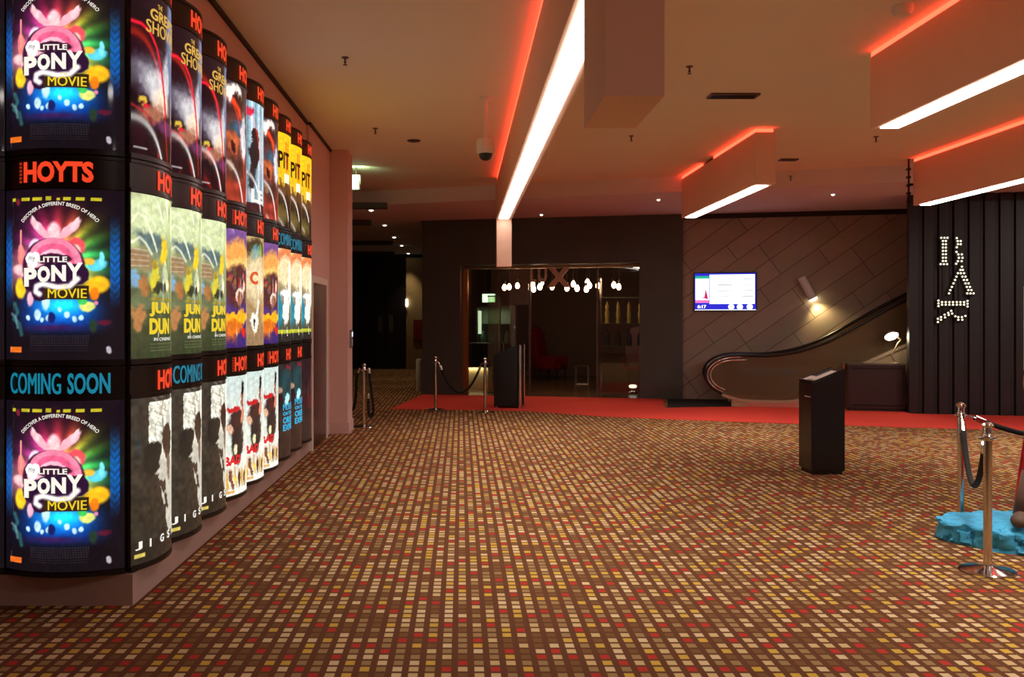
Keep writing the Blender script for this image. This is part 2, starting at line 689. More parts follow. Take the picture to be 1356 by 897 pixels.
def fin(label, x0, y0, y1, legs=False, gap=None, ends=('near', 'far'), cable=False):
    t = thing('pendant_light_bulkhead', label, 'ceiling light', (x0, y0, ZB), 0, 'hanging light bulkheads')
    L = y1 - y0
    b = BM()
    if legs:
        prism(b, [(0, -.76), (.64, -.76), (.64, 0), (L, 0), (L, -.80), (L + .3, -.80), (L + .3, ZC - ZB - .055), (0, ZC - ZB - .055)], 0, FW, 'x')
    else:
        box(b, (0, 0, 0), (FW, L, ZC - ZB - .055))
    obj('body', b, M['fin'], t)
    b = BM()
    s0 = .66 if legs else .12
    s1 = L - .08 if legs else L - .12
    box(b, (.035, s0, -.012), (.195, s1, -.001))
    ls = obj('light_strip', b, M['strip'], t)
    li = bpy.data.lights.new('strip_beam', 'AREA')   # the lamp's lensed downward beam
    li.shape = 'RECTANGLE'
    li.size, li.size_y = .14, s1 - s0 - .9
    li.energy = 6.8 * (s1 - s0)
    li.color = (1, .95, .88)
    li.spread = math.radians(84)
    lo = bpy.data.objects.new('strip_beam', li)
    C.objects.link(lo)
    lo.parent = t
    lo.location = (.115, (s0 + s1) / 2 - .4, -.014)
    # recessed red strip in the gap between body and ceiling
    z0, z1 = ZC - ZB - .054, ZC - ZB - .012
    yA, yB = .01, L - .01
    segs = [(yA, yB)] if not gap else [(yA, gap[0]), (gap[1], yB)]
    for s in segs:
        b = BM()
        box(b, (.004, s[0], z0), (.03, s[1], z1))
        obj('red_light_strip', b, M['redstrip'], t)
    if 'near' in ends and not legs:
        b = BM()
        box(b, (.04, .005, z0), (FW - .03, .03, z1))
        obj('red_light_strip', b, M['redstrip'], t)
    b = BM()
    box(b, (.05, .08, z0), (FW - .02, L - .08, ZC - ZB))
    obj('mounting_rail', b, M['blackmatte'], t)
    if cable:
        b = BM()
        tube(b, [(-.05, L + .04, -.02), (-.05, L + .04, ZC - ZB)], .014)
        for k in range(5):
            box(b, (-.075, L + .01, .05 + k * .12), (-.03, L + .07, .08 + k * .12))
        box(b, (-.05, L, .3), (0.1, L + .06, .33))
        obj('cable', b, M['dark_metal'], t)
    return t


fin('long portal-shaped hanging light bulkhead with legs down the centre of the foyer', .605, 3.8, 15.2, legs=True)
fin('short hanging light bulkhead above the wall screen', 3.68, 11.3, 15.1, gap=(1.9, 2.55))
fin('large hanging light bulkhead at the upper right corner nearest the viewer', 3.66, 2.2, 8.1)
fin('hanging light bulkhead at right in front of the light-bulb sign', 6.72, 6.8, 13.45, cable=True)

# ------------------------------------------------------------------ ceiling fittings
def sprinkler(c, label):
    t = thing('ceiling_sprinkler', label, 'sprinkler', c, 0, 'sprinklers on the ceiling')
    t.scale = (.75, .75, .75)
    b = BM()
    lathe(b, [(0, 0), (.045, 0), (.045, -.008), (.02, -.014), (0, -.014)], 16)
    obj('flange', b, M['grey_metal'], t, smooth=True)
    b = BM()
    lathe(b, [(0, -.014), (.013, -.014), (.011, -.05), (.016, -.055), (.016, -.07), (.006, -.075), (.006, -.09), (0, -.09)], 10)
    obj('stem', b, M['grey_metal'], t, smooth=True)
    b = BM()
    lathe(b, [(0, -.09), (.028, -.09), (.028, -.094), (0, -.094)], 12)
    obj('deflector', b, M['grey_metal'], t)
    return t


sprinkler(CE(457, 76, ZC), 'sprinkler on the ceiling at upper left above the corner of posters')
sprinkler(CE(497, 170, ZC), 'sprinkler on the ceiling left of the hanging camera')
sprinkler(CE(913, 88, ZC), 'sprinkler on the ceiling right of the near bulkhead leg')
sprinkler(CE(836, 180, ZC), 'sprinkler on the ceiling just beyond the near bulkhead leg')
sprinkler(CE(1160, 181, ZC), 'sprinkler on the ceiling below the upper right bulkhead end')
sprinkler(CE(1047, 233, ZS), 'sprinkler on the lower ceiling right of the short bulkhead')


def disc(name, c, r, h, label, cat, m):
    b = BM()
    lathe(b, [(0, 0), (r, 0), (r, -h * .5), (r * .7, -h), (r * .3, -h * 1.05), (0, -h * 1.05)], 20)
    o = obj(name, b, m, smooth=True, loc=c)
    return tag(o, label, cat)


disc('smoke_detector', CE(548, 186, ZC), .09, .02, 'flat round detector on the ceiling near the hanging camera', 'detector', M['grey_metal'])
disc('smoke_detector', CE(1195, 8, ZC), .08, .07, 'round smoke detector on the ceiling at top right', 'detector', M['white_plastic'])
disc('smoke_detector', CE(1340, 97, ZC), .05, .03, 'tiny round detector on the ceiling at the right edge', 'detector', M['grey_metal'])


def vent(c, w, d, label):
    t = thing('ceiling_vent', label, 'vent', c, 0, 'ceiling vents')
    b = BM()
    for lo, hi in (((-w / 2, -d / 2, -.02), (w / 2, -d / 2 + .025, 0)), ((-w / 2, d / 2 - .025, -.02), (w / 2, d / 2, 0)),
                   ((-w / 2, -d / 2 + .025, -.02), (-w / 2 + .025, d / 2 - .025, 0)), ((w / 2 - .025, -d / 2 + .025, -.02), (w / 2, d / 2 - .025, 0))):
        box(b, lo, hi)
    obj('frame', b, M['grey_metal'], t)
    b = BM()
    k = 4
    for i in range(k):
        y = -d / 2 + .025 + (d - .05) * (i + .5) / k
        box(b, (-w / 2 + .025, y - .006, -.016), (w / 2 - .025, y + .006, -.002))
    obj('louvre', b, M['dark_metal'], t)
    b = BM()
    box(b, (-w / 2 + .02, -d / 2 + .02, -.0015), (w / 2 - .02, d / 2 - .02, -.0005))
    obj('backing', b, M['blackmatte'], t)


vent(CE(971, 126, ZC), .52, .2, 'rectangular ceiling vent between the centre and right bulkheads')
vent(CE(1044, 211, ZC), .26, .14, 'small ceiling vent just right of the short bulkhead')

# downlights
def downlight(c, label, r=.035):
    t = thing('downlight', label, 'downlight', c, 0, 'small recessed downlights')
    b = BM()
    lathe(b, [(r, 0), (r + .018, 0), (r + .016, -.008), (r, -.008)], 20)
    obj('trim_ring', b, M['grey_metal'], t)
    b = BM()
    lathe(b, [(0, -.002), (r, -.002), (r * .8, -.02), (0, -.03)], 16)
    obj('lens', b, M['downlight'], t, smooth=True)
    li = bpy.data.lights.new('downlight_beam', 'SPOT')
    li.energy = 60
    li.color = (1, .78, .5)
    li.spot_size = math.radians(70)
    li.spot_blend = .8
    li.shadow_soft_size = .05
    lo = bpy.data.objects.new('downlight_beam', li)
    C.objects.link(lo)
    lo.parent = t
    lo.location = (0, 0, -.05)
    return t


ordw = ['nearest', 'second', 'third', 'fourth', 'farthest']
for k, (x, y) in enumerate([(491.6, 278), (509.4, 298), (522, 314), (532, 325), (540.6, 335.5)]):
    downlight(CE(x, y, ZS), f'{ordw[k]} of the row of five corridor downlights', .045)
downlight(CE(717, 284, ZS), 'downlight in the lower ceiling just right of the bulkhead strip end', .03)
downlight(CE(872, 264, ZS), 'downlight in the lower ceiling left of the short bulkhead', .03)
downlight(CE(1103, 257, ZS), 'downlight in the lower ceiling above the wall lamp', .03)
# dark ceiling baffles in the corridor
for k, (px, py) in enumerate([(512, 268), (491, 291), (520, 319), (522, 333)]):
    c = CE(px, py, ZS)
    b = BM()
    box(b, (-4.5, c.y, ZS - .10), (c.x, c.y + .25, ZS - .001))
    tag(obj('ceiling_baffle', b, M['portal']), f"{['nearest', 'second', 'third', 'farthest'][k]} dark baffle across the corridor ceiling", 'baffle', 'dark baffles on the corridor ceiling')

# hanging dome camera
c = CE(643, 130, ZC)
zt, zb_ = P(643, 184, c.y).z, P(643, 213, c.y).z
t = thing('security_camera', 'white hanging security camera on a ceiling pole beside the long bulkhead', 'camera', (c.x, c.y, zb_))
b = BM()
lathe(b, [(.0, ZC - zb_), (.06, ZC - zb_), (.06, ZC - zb_ - .015), (.024, ZC - zb_ - .03), (.024, zt - zb_), (0, zt - zb_)], 14)
obj('pole', b, M['white_plastic'], t, smooth=True)
b = BM()
lathe(b, [(0, zt - zb_), (.085, zt - zb_), (.098, zt - zb_ - .03), (.098, .09), (.085, .075), (0, .075)], 22)
obj('housing', b, M['white_plastic'], t, smooth=True)
b = BM()
lathe(b, [(.074, .075), (.07, .045), (.05, .015), (.025, .003), (0, 0)], 20)
obj('dome', b, M['black'], t, smooth=True)


# exit signs
def exit_sign(loc, w, h, label, rotz, rod):
    t = thing('exit_sign', label, 'exit sign', loc, rotz)
    b = BM()
    box(b, (-w / 2, 0, 0), (w / 2, .06, h))
    obj('housing', b, M['white_plastic'], t, bevel=.006)
    b = BM()
    box(b, (-w / 2 + .012, -.004, .012), (w / 2 - .012, -.001, h - .012))
    pn = obj('lit_panel', b, emis('exit_green', (.50, 1.0, .55, 1), 2.6), t)
    b = BM()
    # white doorway and running figure pictogram
    box(b, (w * .08, -.007, h * .18), (w * .3, -.005, h * .82))
    lathe(b, [(0, 0), (.022, 0), (.022, .001), (0, .001)], 10, m=Matrix.Translation((-w * .12, -.007, h * .75)) @ Matrix.Rotation(PI / 2, 4, 'X'))
    for p, q in (((-.12, .66), (-.17, .4)), ((-.17, .4), (-.05, .3)), ((-.05, .3), (-.07, .14)), ((-.17, .4), (-.28, .2)), ((-.13, .62), (-.02, .52)), ((-.13, .62), (-.26, .55))):
        tube(b, [(p[0] * w, -.007, p[1] * h), (q[0] * w, -.007, q[1] * h)], .009, 5)
    obj('pictogram', b, emis('exit_white', (.85, 1, .88, 1), 2.6), pn)
    for sx in (-1, 1):
        b = BM()
        tube(b, [(sx * w * .3, .03, h), (sx * w * .3, .03, h + rod)], .006, 6)
        obj('hanger_rod', b, M['grey_metal'], t)
    return t


p = P(463, 252, 14.2)
exit_sign((p.x, p.y, p.z), .32, .24, 'lit green exit sign hanging beside the left column', math.radians(-6), ZC - p.z - .24)
li = bpy.data.lights.new('exit_glow', 'AREA')
li.energy = 2.5
li.color = (.6, 1, .55)
li.size = .3
lo = bpy.data.objects.new('exit_glow', li)
C.objects.link(lo)
lo.location = (p.x + .1, p.y - .03, p.z + .2)
lo.rotation_euler = (math.radians(120), 0, 0)

# keypad on the column
kp = thing('wall_keypad', 'small keypad with lit display on the side of the left column', 'keypad', (-1.589, 13.0, 1.2))
b = BM()
box(b, (0, -.06, 0), (.035, .06, .26))
obj('case', b, M['steel'], kp, bevel=.004)
b = BM()
box(b, (.036, -.04, .16), (.038, .04, .23))
obj('display', b, emis('keypad_glow', (.75, .7, 1, 1), 2.0), kp)
b = BM()
for i in range(3):
    for j in range(3):
        box(b, (.036, -.04 + i * .03, .03 + j * .035), (.04, -.02 + i * .03, .055 + j * .035))
obj('button_pad', b, M['white_plastic'], kp)

# corridor end fittings
b = BM()
p = P(538.5, 406, 29.35)
box(b, (p.x - .035, 29.34, p.z), (p.x + .035, 29.398, p.z + .24))
tag(obj('wall_light', b, emis('corridor_light', (1, .9, .75, 1), 5), bevel=.006), 'small bright light at the edge of the cream corridor panel', 'wall light')
sg = thing('wall_sign', 'dark red square sign on the cream corridor panel', 'sign', (-1.36, 29.37, P(0, 453, 29.37).z))
b = BM()
box(b, (-.17, 0, 0), (.17, .028, .72))
obj('panel', b, mat('dull_red', rgb(120, 34, 24), .5), sg, bevel=.004)
b = BM()
box(b, (-.14, -.006, .05), (.14, -.001, .67))
obj('face', b, mat('dull_red_face', rgb(140, 44, 30), .5), sg)
b = BM()
p = G(557, 518)
lathe(b, [(0, 0), (.07, 0), (.07, .70), (.055, .73), (0, .735)], 18)
tag(obj('bollard', b, M['white_plastic'], smooth=True, loc=(-.93, 20.3, 0)), 'short pale post standing beside the dark portal at the corridor steps', 'post')

# ------------------------------------------------------------------ film poster lightboxes
def bend(R_, wd, sg):
    def f(x, z, off=0.0):
        return (x * (1 + off / R_), -(math.sqrt(max(R_ * R_ - x * x, 0)) - (R_ - sg)) - off, z)
    return f


class Art:
    def __init__(s, bg0, bg1, nu=120, nv=176, warp=.03):
        s.nu, s.nv = nu, nv
        s.U, s.V = np.meshgrid(np.linspace(0, 1, nu), np.linspace(0, 1, nv))
        t = s.V[..., None]
        s.I = np.array(bg0, float) * (1 - t) + np.array(bg1, float) * t
        s.wu = warp * (s.noise(9, 13, 21) + .6 * s.noise(24, 34, 22) + .4 * s.noise(50, 70, 25))
        s.wv = warp * (s.noise(9, 13, 23) + .6 * s.noise(24, 34, 24) + .4 * s.noise(50, 70, 26))

    def noise(s, fu, fv, seed):
        g = np.random.RandomState(seed).rand(fv + 2, fu + 2)
        y, x = s.V * fv, s.U * fu
        yi, xi = np.floor(y).astype(int), np.floor(x).astype(int)
        fy, fx = y - yi, x - xi
        return ((g[yi, xi] * (1 - fx) + g[yi, xi + 1] * fx) * (1 - fy) + (g[yi + 1, xi] * (1 - fx) + g[yi + 1, xi + 1] * fx) * fy) * 2 - 1

    def mix(s, a, col):
        a = np.clip(a, 0, 1)[..., None]
        s.I = s.I * (1 - a) + np.array(col, float) * a
        return s

    def add(s, a, col):
        s.I = s.I + np.clip(a, 0, 3)[..., None] * np.array(col, float)
        return s

    def ell(s, cx, cy, rx, ry, col, soft=.25, rot=0, al=1.0):
        dx, dy = (s.U + s.wu - cx), (s.V + s.wv - cy) * 1.45
        soft *= .7
        cr, sr = math.cos(rot), math.sin(rot)
        a, b_ = dx * cr + dy * sr, -dx * sr + dy * cr
        d = np.sqrt((a / rx) ** 2 + (b_ / (ry * 1.45)) ** 2)
        return s.mix(al * np.clip((1 + soft / 2 - d) / max(soft, 1e-3), 0, 1), col)

    def glow(s, cx, cy, r, col, k=1.0):
        d = np.sqrt((s.U - cx) ** 2 + ((s.V - cy) * 1.45) ** 2) / r
        return s.add(k * np.exp(-d * d), col)

    def rect(s, u0, u1, v0, v1, col, al=1.0):
        return s.mix(al * ((s.U >= u0) & (s.U <= u1) & (s.V >= v0) & (s.V <= v1)), col)

    def line(s, pts, w, col, al=1.0):
        d = np.full(s.U.shape, 9.0)
        for (x0, y0), (x1, y1) in zip(pts, pts[1:]):
            ax, ay, bx, by = x0, y0 * 1.45, x1, y1 * 1.45
            t = np.clip(((s.U - ax) * (bx - ax) + (s.V * 1.45 - ay) * (by - ay)) / ((bx - ax) ** 2 + (by - ay) ** 2 + 1e-9), 0, 1)
            d = np.minimum(d, np.hypot(s.U - ax - t * (bx - ax), s.V * 1.45 - ay - t * (by - ay)))
        return s.mix(al * np.clip(1.5 - d / w, 0, 1), col)

    def speckle(s, amp, fu=14, fv=20, seed=0):
        r = np.random.RandomState(seed)
        g = r.rand(fv + 2, fu + 2)
        y, x = s.V * fv, s.U * fu
        yi, xi = np.floor(y).astype(int), np.floor(x).astype(int)
        fy, fx = y - yi, x - xi
        fy, fx = fy * fy * (3 - 2 * fy), fx * fx * (3 - 2 * fx)
        n_ = (g[yi, xi] * (1 - fx) + g[yi, xi + 1] * fx) * (1 - fy) + (g[yi + 1, xi] * (1 - fx) + g[yi + 1, xi + 1] * fx) * fy
        s.N = n_
        s.I = s.I * (1 + amp * (n_[..., None] - .5) * 2)
        return s


def art_burst():
    a = Art((16, 12, 18), (18, 10, 20), 150, 220, .007)
    cx, cy = .50, .60
    dx, dy = a.U - cx, (a.V - cy) * 1.45
    r = np.hypot(dx, dy)
    th = np.arctan2(dy, dx)
    fall = np.exp(-(r / .36) ** 3)
    ray = .72 + .28 * np.sin(th * 17) * np.clip(r * 4, 0, 1)

    def sect(c, w):
        d = np.abs((th - c + PI) % (2 * PI) - PI)
        return np.exp(-(d / w) ** 2)
    for c_, w_, col in ((.15, .45, (10, 190, 60)), (.75, .35, (150, 200, 20)), (1.25, .4, (250, 70, 40)), (1.8, .45, (215, 25, 70)),
                        (2.5, .5, (175, 20, 130)), (3.3, .5, (200, 60, 120)), (-.35, .4, (0, 150, 100)), (-2.6, .45, (120, 40, 150))):
        a.add(fall * sect(c_, w_) * ray, col)
    # blue pool at the bottom
    q = np.exp(-((a.U - .5) / .33) ** 4 - ((a.V - .275) / .105) ** 4)
    a.mix(q * .95, (6, 66, 170))
    a.add(q * np.exp(-((a.U - .55) / .2) ** 2 - ((a.V - .33) / .07) ** 2), (20, 190, 190))
    a.mix(np.exp(-((a.U - .46) / .22) ** 2 - ((a.V - .19) / .018) ** 2) * .8, (70, 20, 70))
    a.glow(.46, .58, .22, (255, 205, 190), .6)
    a.glow(.68, .50, .13, (240, 210, 40), .7)
    a.glow(.20, .52, .14, (230, 160, 140), .6)
    # plain coloured shapes
    a.ell(.47, .73, .06, .075, (250, 200, 205), .5)
    a.ell(.35, .765, .035, .085, (246, 176, 190), .35, .75)
    a.ell(.31, .80, .016, .05, (250, 200, 205), .4, .5)
    a.ell(.60, .765, .035, .085, (246, 176, 190), .35, -.75)
    a.ell(.64, .80, .016, .05, (250, 200, 205), .4, -.5)
    a.ell(.30, .65, .055, .06, (250, 225, 245), .4)
    a.ell(.65, .66, .07, .055, (240, 80, 90), .4)
    a.ell(.64, .63, .05, .04, (255, 215, 190), .4)
    a.ell(.81, .555, .075, .03, (90, 205, 225), .5, .25)
    a.ell(.84, .59, .02, .045, (120, 220, 235), .5)
    a.ell(.74, .575, .05, .02, (250, 190, 60), .6)
    a.ell(.81, .44, .085, .05, (250, 185, 30), .5, .3)
    a.ell(.79, .39, .03, .04, (235, 120, 20), .5)
    a.ell(.16, .42, .055, .06, (250, 205, 40), .5)
    a.ell(.17, .53, .075, .035, (245, 190, 190), .5)
    a.ell(.26, .36, .03, .04, (240, 170, 190), .6)
    a.ell(.165, .62, .035, .06, (240, 130, 120), .4)
    a.line([(.165, .6), (.165, .76)], .008, (240, 150, 140))
    a.ell(.40, .35, .035, .06, (200, 240, 250), .5)
    for (x, y, q) in ((.33, .265, .03), (.24, .245, .018), (.52, .30, .016), (.58, .265, .022), (.64, .24, .02), (.69, .25, .018), (.37, .235, .016), (.42, .25, .02)):
        a.ell(x, y, q, q * 1.0, (190, 225, 245), .6)
    a.ell(.45, .25, .03, .035, (20, 30, 90), .5)
    a.ell(.735, .315, .06, .032, (225, 225, 120), .4)
    a.ell(.70, .345, .035, .02, (60, 190, 90), .5)
    a.ell(.80, .335, .015, .012, (230, 130, 170), .5)
    a.line([(.10, .33), (.13, .28), (.09, .24), (.15, .21), (.17, .15)], .018, (50, 110, 110), .7)
    a.line([(.07, .27), (.11, .25), (.13, .19)], .012, (120, 160, 160), .6)
    a.ell(.86, .22, .05, .02, (110, 20, 40), .8, 0, .7)
    a.ell(.78, .20, .03, .04, (40, 60, 30), .8, 0, .8)
    a.ell(.14, .93, .02, .02, (120, 30, 50), .8)
    # speckled dark band of small credits
    for k in range(7):
        v = .055 + k * .014
        n_ = np.sin(a.U * 300 + k * 7) * .5 + .5
        a.mix(((np.abs(a.V - v) < .004) & (a.U > .25) & (a.U < .75)) * n_ * .28, (120, 110, 120))
    # blue chevron ribbons down both edges
    for uc in (.035, .935):
        ch = ((a.V * 22 - np.abs(a.U - uc) * 24) % 1)
        w_ = (np.abs(a.U - uc) < .034) * np.clip((a.V - .3) * 6, 0, 1) * np.clip((.86 - a.V) * 5, 0, 1)
        a.mix(w_ * (.4 + .6 * ch), (10, 96, 190))
    # yellow cast names
    for x, w_, h_ in ((.08, .035, .02), (.17, .085, .022), (.28, .09, .022), (.40, .05, .028), (.49, .03, .016), (.55, .06, .022), (.65, .07, .02), (.76, .09, .02)):
        a.rect(x, x + w_ * .95, .935, .935 + h_ * .8, (215, 200, 40), .85)
    # logo ground: pink arch, heart, dark outline
    a.ell(.45, .555, .27, .155, (60, 24, 50), .08)
    a.ell(.46, .57, .235, .14, (240, 130, 160), .06)
    a.ell(.46, .57, .18, .11, (225, 90, 130), .06)
    a.ell(.46, .56, .14, .085, (250, 180, 200), .06)
    a.ell(.46, .59, .16, .03, (60, 24, 46), .15)
    for x, y, q in ((.30, .47, .115), (.42, .485, .13), (.55, .49, .13), (.65, .50, .10), (.36, .40, .09)):
        a.ell(x, y, q, q * .62, (44, 18, 48), .12)
    a.rect(.38, .75, .352, .435, (50, 34, 20))
    a.line([(.345, .385), (.31, .40), (.315, .432), (.37, .445), (.5, .425), (.6, .432), (.66, .475)], .022, (252, 246, 240))
    a.ell(.255, .60, .045, .035, (255, 244, 240), .12)
    a.ell(.305, .60, .045, .035, (255, 244, 240), .12)
    a.ell(.28, .572, .05, .035, (255, 244, 240), .15)
    a.rect(.05, .17, .045, .075, (225, 105, 30))
    a.ell(.89, .055, .02, .02, (190, 180, 190), .5)
    return a


def art_circus():
    a = Art((26, 8, 18), (26, 12, 22))
    a.speckle(.25, 10, 14, 1)
    a.ell(.62, .75, .13, .4, (110, 140, 175), .9, 0, .8)
    a.ell(.22, .50, .26, .12, (150, 150, 165), 1.2, .3, .6)
    a.ell(.30, .45, .17, .10, (235, 232, 232), 1.2, -.4, .8)
    a.ell(.48, .5, .07, .16, (235, 240, 245), 1.0, 0, .7)
    a.ell(.40, .35, .16, .06, (250, 225, 190), 1.2, 0, .9)
    a.ell(.25, .26, .18, .06, (190, 120, 90), 1.0, .3, .8)
    a.ell(.12, .32, .04, .03, (205, 175, 60), .8)
    a.ell(.17, .29, .05, .02, (200, 30, 50), .8)
    a.ell(.5, .2, .2, .05, (120, 60, 110), 1.0, 0, .7)
    for k in range(9):
        a.line([(.2 + k * .035, .52), (.3 + k * .02, .3)], .008, (240, 235, 230), .25)
    a.line([(0, .79), (.10, .79), (.2, .76), (.3, .68), (.38, .55), (.44, .4), (.47, .28)], .016, (225, 20, 45))
    a.line([(0, .29), (.06, .275), (.14, .26), (.24, .2)], .012, (200, 30, 40), .6)
    a.rect(.02, .16, .03, .045, (150, 140, 140))
    return a


def art_jungle():
    a = Art((58, 66, 40), (196, 205, 150))
    a.speckle(.22, 9, 12, 2)
    a.ell(.25, .88, .35, .14, (205, 215, 165), .8)
    a.ell(.26, .72, .22, .06, (92, 110, 110), .7, -.4)
    a.line([(0, .82), (.06, .88), (.14, .86), (.22, .76), (.3, .66)], .012, (238, 240, 200), .9)
    a.line([(0, .70), (.08, .735), (.15, .70), (.22, .64)], .012, (238, 240, 210), .8)
    a.ell(.08, .60, .13, .07, (150, 120, 84), .6)
    for k in range(4):
        a.line([(0, .56 + k * .035), (.18, .565 + k * .03)], .006, (205, 190, 170), .6)
    a.ell(.05, .46, .05, .05, (120, 160, 190), .7)
    a.ell(.13, .44, .06, .06, (165, 110, 60), .7)
    a.ell(.28, .50, .07, .115, (218, 200, 60), .5)
    a.ell(.27, .60, .05, .03, (170, 140, 50), .5)
    a.ell(.43, .66, .07, .10, (236, 196, 44), .5)
    a.ell(.45, .50, .06, .08, (200, 205, 160), .6)
    a.ell(.35, .42, .12, .03, (60, 60, 40), .7)
    a.rect(0, 1, 0, .30, (54, 60, 36), .55)
    a.ell(.08, .22, .08, .08, (176, 120, 70), .7)
    a.line([(.22, .365), (1, .355)], .012, (150, 130, 40))
    for k in range(3):
        a.line([(.2, .085 - k * .02), (.85, .085 - k * .02)], .004, (130, 130, 90), .5)
    return a


def art_mask():
    a = Art((44, 40, 32), (58, 52, 44))
    a.mix(((a.U + a.wu * .6 > .19) & (a.V + a.wv * .5 > .60) & (a.V < .97)) * 1.0, (226, 224, 205))
    a.mix((np.abs(a.noise(16, 22, 31)) < .10) * (a.U > .19) * (a.V > .6) * .5, (120, 116, 100))
    a.speckle(.22, 22, 34, 3)
    for k in range(9):
        a.line([(.2 + .03 * (k % 3), .95 - k * .035), (.5, .9 - k * .04)], .005, (150, 145, 130), .6)
    # torn pale patch narrowing towards the lower right edge
    e = .20 + (.62 - np.clip(a.V, .1, .62)) * .75 + a.wu * 1.6
    a.mix(((a.U > e) & (a.V < .63) & (a.V > .12)) * .9, (206, 202, 186))
    a.ell(.24, .63, .13, .10, (40, 36, 30), .2)
    a.ell(.52, .70, .14, .12, (52, 40, 34), .25)
    a.ell(.30, .50, .05, .012, (44, 38, 32), .4, .6)
    a.ell(.40, .42, .08, .03, (60, 50, 44), .5, -.5)
    a.ell(.50, .33, .08, .025, (50, 42, 36), .5, -.7)
    a.ell(.55, .55, .06, .07, (110, 92, 80), .6)
    a.rect(0, 1, 0, .13, (40, 34, 27), .9)
    a.rect(.03, .14, .035, .062, (206, 186, 90))
    return a


def art_dark_heroes():
    a = Art((150, 60, 40), (46, 40, 46))
    a.ell(.2, .9, .16, .08, (230, 220, 210), .6)
    a.ell(.25, .82, .12, .07, (60, 30, 24), .6)
    a.line([(.18, .84), (.3, .78), (.36, .68)], .035, (214, 60, 28))
    a.ell(.3, .62, .2, .06, (50, 80, 100), .8)
    a.ell(.2, .50, .14, .10, (186, 92, 56), .6)
    a.ell(.18, .46, .05, .05, (60, 24, 20), .6)
    a.ell(.45, .55, .1, .2, (200, 205, 210), .7)
    a.ell(.25, .28, .2, .10, (70, 40, 34), .8)
    a.ell(.15, .27, .06, .05, (120, 84, 60), .6)
    a.rect(0, 1, 0, .16, (150, 50, 36), .7)
    a.speckle(.2, 12, 16, 4)
    return a


def art_bars():
    a = Art((150, 165, 175), (150, 190, 205))
    for k in range(8):
        a.line([(.08 + k * .09, 1), (.08 + k * .09, 0)], .02, (225, 235, 238) if k % 2 else (90, 130, 150), .8)
    a.ell(.14, .9, .1, .04, (190, 30, 70), .8)
    a.ell(.24, .72, .08, .06, (40, 28, 28), .3)
    a.ell(.25, .54, .13, .16, (36, 30, 32), .3)
    a.ell(.18, .3, .08, .14, (44, 38, 40), .4)
    a.ell(.45, .6, .08, .2, (180, 190, 196), .5)
    a.rect(0, 1, 0, .07, (60, 30, 34))
    return a


def art_yellow():
    a = Art((40, 28, 18), (236, 190, 26))
    a.rect(0, 1, .42, 1, (238, 192, 28), .9)
    a.rect(0, 1, 0, .40, (48, 34, 22), .85)
    for k in range(7):
        a.ell(.06 + k * .09, .38 + .03 * (k % 2), .05, .08, (96, 62, 34), .5)
        a.ell(.06 + k * .09, .46 + .03 * (k % 2), .03, .03, (170, 120, 70), .5)
    a.rect(.24, .44, .47, .57, (252, 248, 214))
    a.line([(.3, .9), (.31, .6)], .015, (220, 80, 20))
    a.line([(.38, .9), (.38, .6)], .015, (220, 80, 20))
    a.ell(.2, .12, .16, .08, (100, 84, 40), .8)
    return a


def art_sunset():
    a = Art((60, 34, 100), (120, 80, 140))
    a.ell(.4, .78, .6, .12, (238, 160, 80), .8)
    a.ell(.3, .70, .5, .06, (250, 200, 110), .8)
    a.ell(.3, .52, .34, .18, (86, 44, 44), .5)
    for k in range(16):
        r_ = random.Random(k)
        a.ell(.05 + r_.random() * .6, .40 + r_.random() * .25, .03, .03, (60 + r_.random() * 140, 40 + r_.random() * 60, 40 + r_.random() * 60), .6)
    a.ell(.33, .44, .10, .07, (236, 214, 190), .4)
    a.ell(.34, .41, .07, .05, (150, 84, 56), .4)
    a.ell(.3, .24, .45, .06, (246, 172, 30), .5, .15)
    a.ell(.25, .14, .2, .08, (220, 110, 30), .6)
    a.ell(.5, .08, .3, .06, (60, 40, 110), .8)
    a.ell(.48, .13, .08, .03, (220, 40, 30), .6)
    return a


def art_sand():
    a = Art((150, 118, 84), (190, 160, 104))
    a.ell(.3, .9, .3, .08, (80, 62, 40), .8)
    a.ell(.3, .85, .14, .05, (70, 130, 140), .7)
    a.ell(.4, .88, .06, .05, (110, 150, 60), .7)
    a.ell(.3, .62, .3, .22, (226, 204, 160), .8)
    a.ell(.26, .22, .10, .09, (236, 230, 216), .4)
    a.line([(.3, .3), (.34, .4)], .03, (236, 230, 216))
    a.ell(.24, .20, .02, .025, (40, 30, 30), .4)
    a.ell(.55, .3, .12, .12, (200, 150, 90), .6)
    return a


def art_pale():
    a = Art((52, 52, 40), (230, 200, 150))
    a.ell(.3, .92, .4, .10, (226, 130, 80), .5, .3)
    a.ell(.3, .76, .3, .14, (236, 214, 166), .5)
    a.ell(.5, .65, .1, .25, (250, 246, 226), .4)
    a.ell(.08, .32, .16, .20, (40, 130, 150), .5)
    a.ell(.28, .50, .14, .09, (250, 250, 246), .35)
    a.ell(.32, .34, .13, .16, (240, 238, 226), .4)
    a.ell(.20, .47, .05, .05, (150, 140, 120), .5)
    a.rect(0, 1, .09, .13, (186, 190, 40), .9)
    a.rect(0, 1, 0, .08, (40, 36, 34), .9)
    a.ell(.35, .11, .02, .03, (255, 255, 240), .4)
    return a


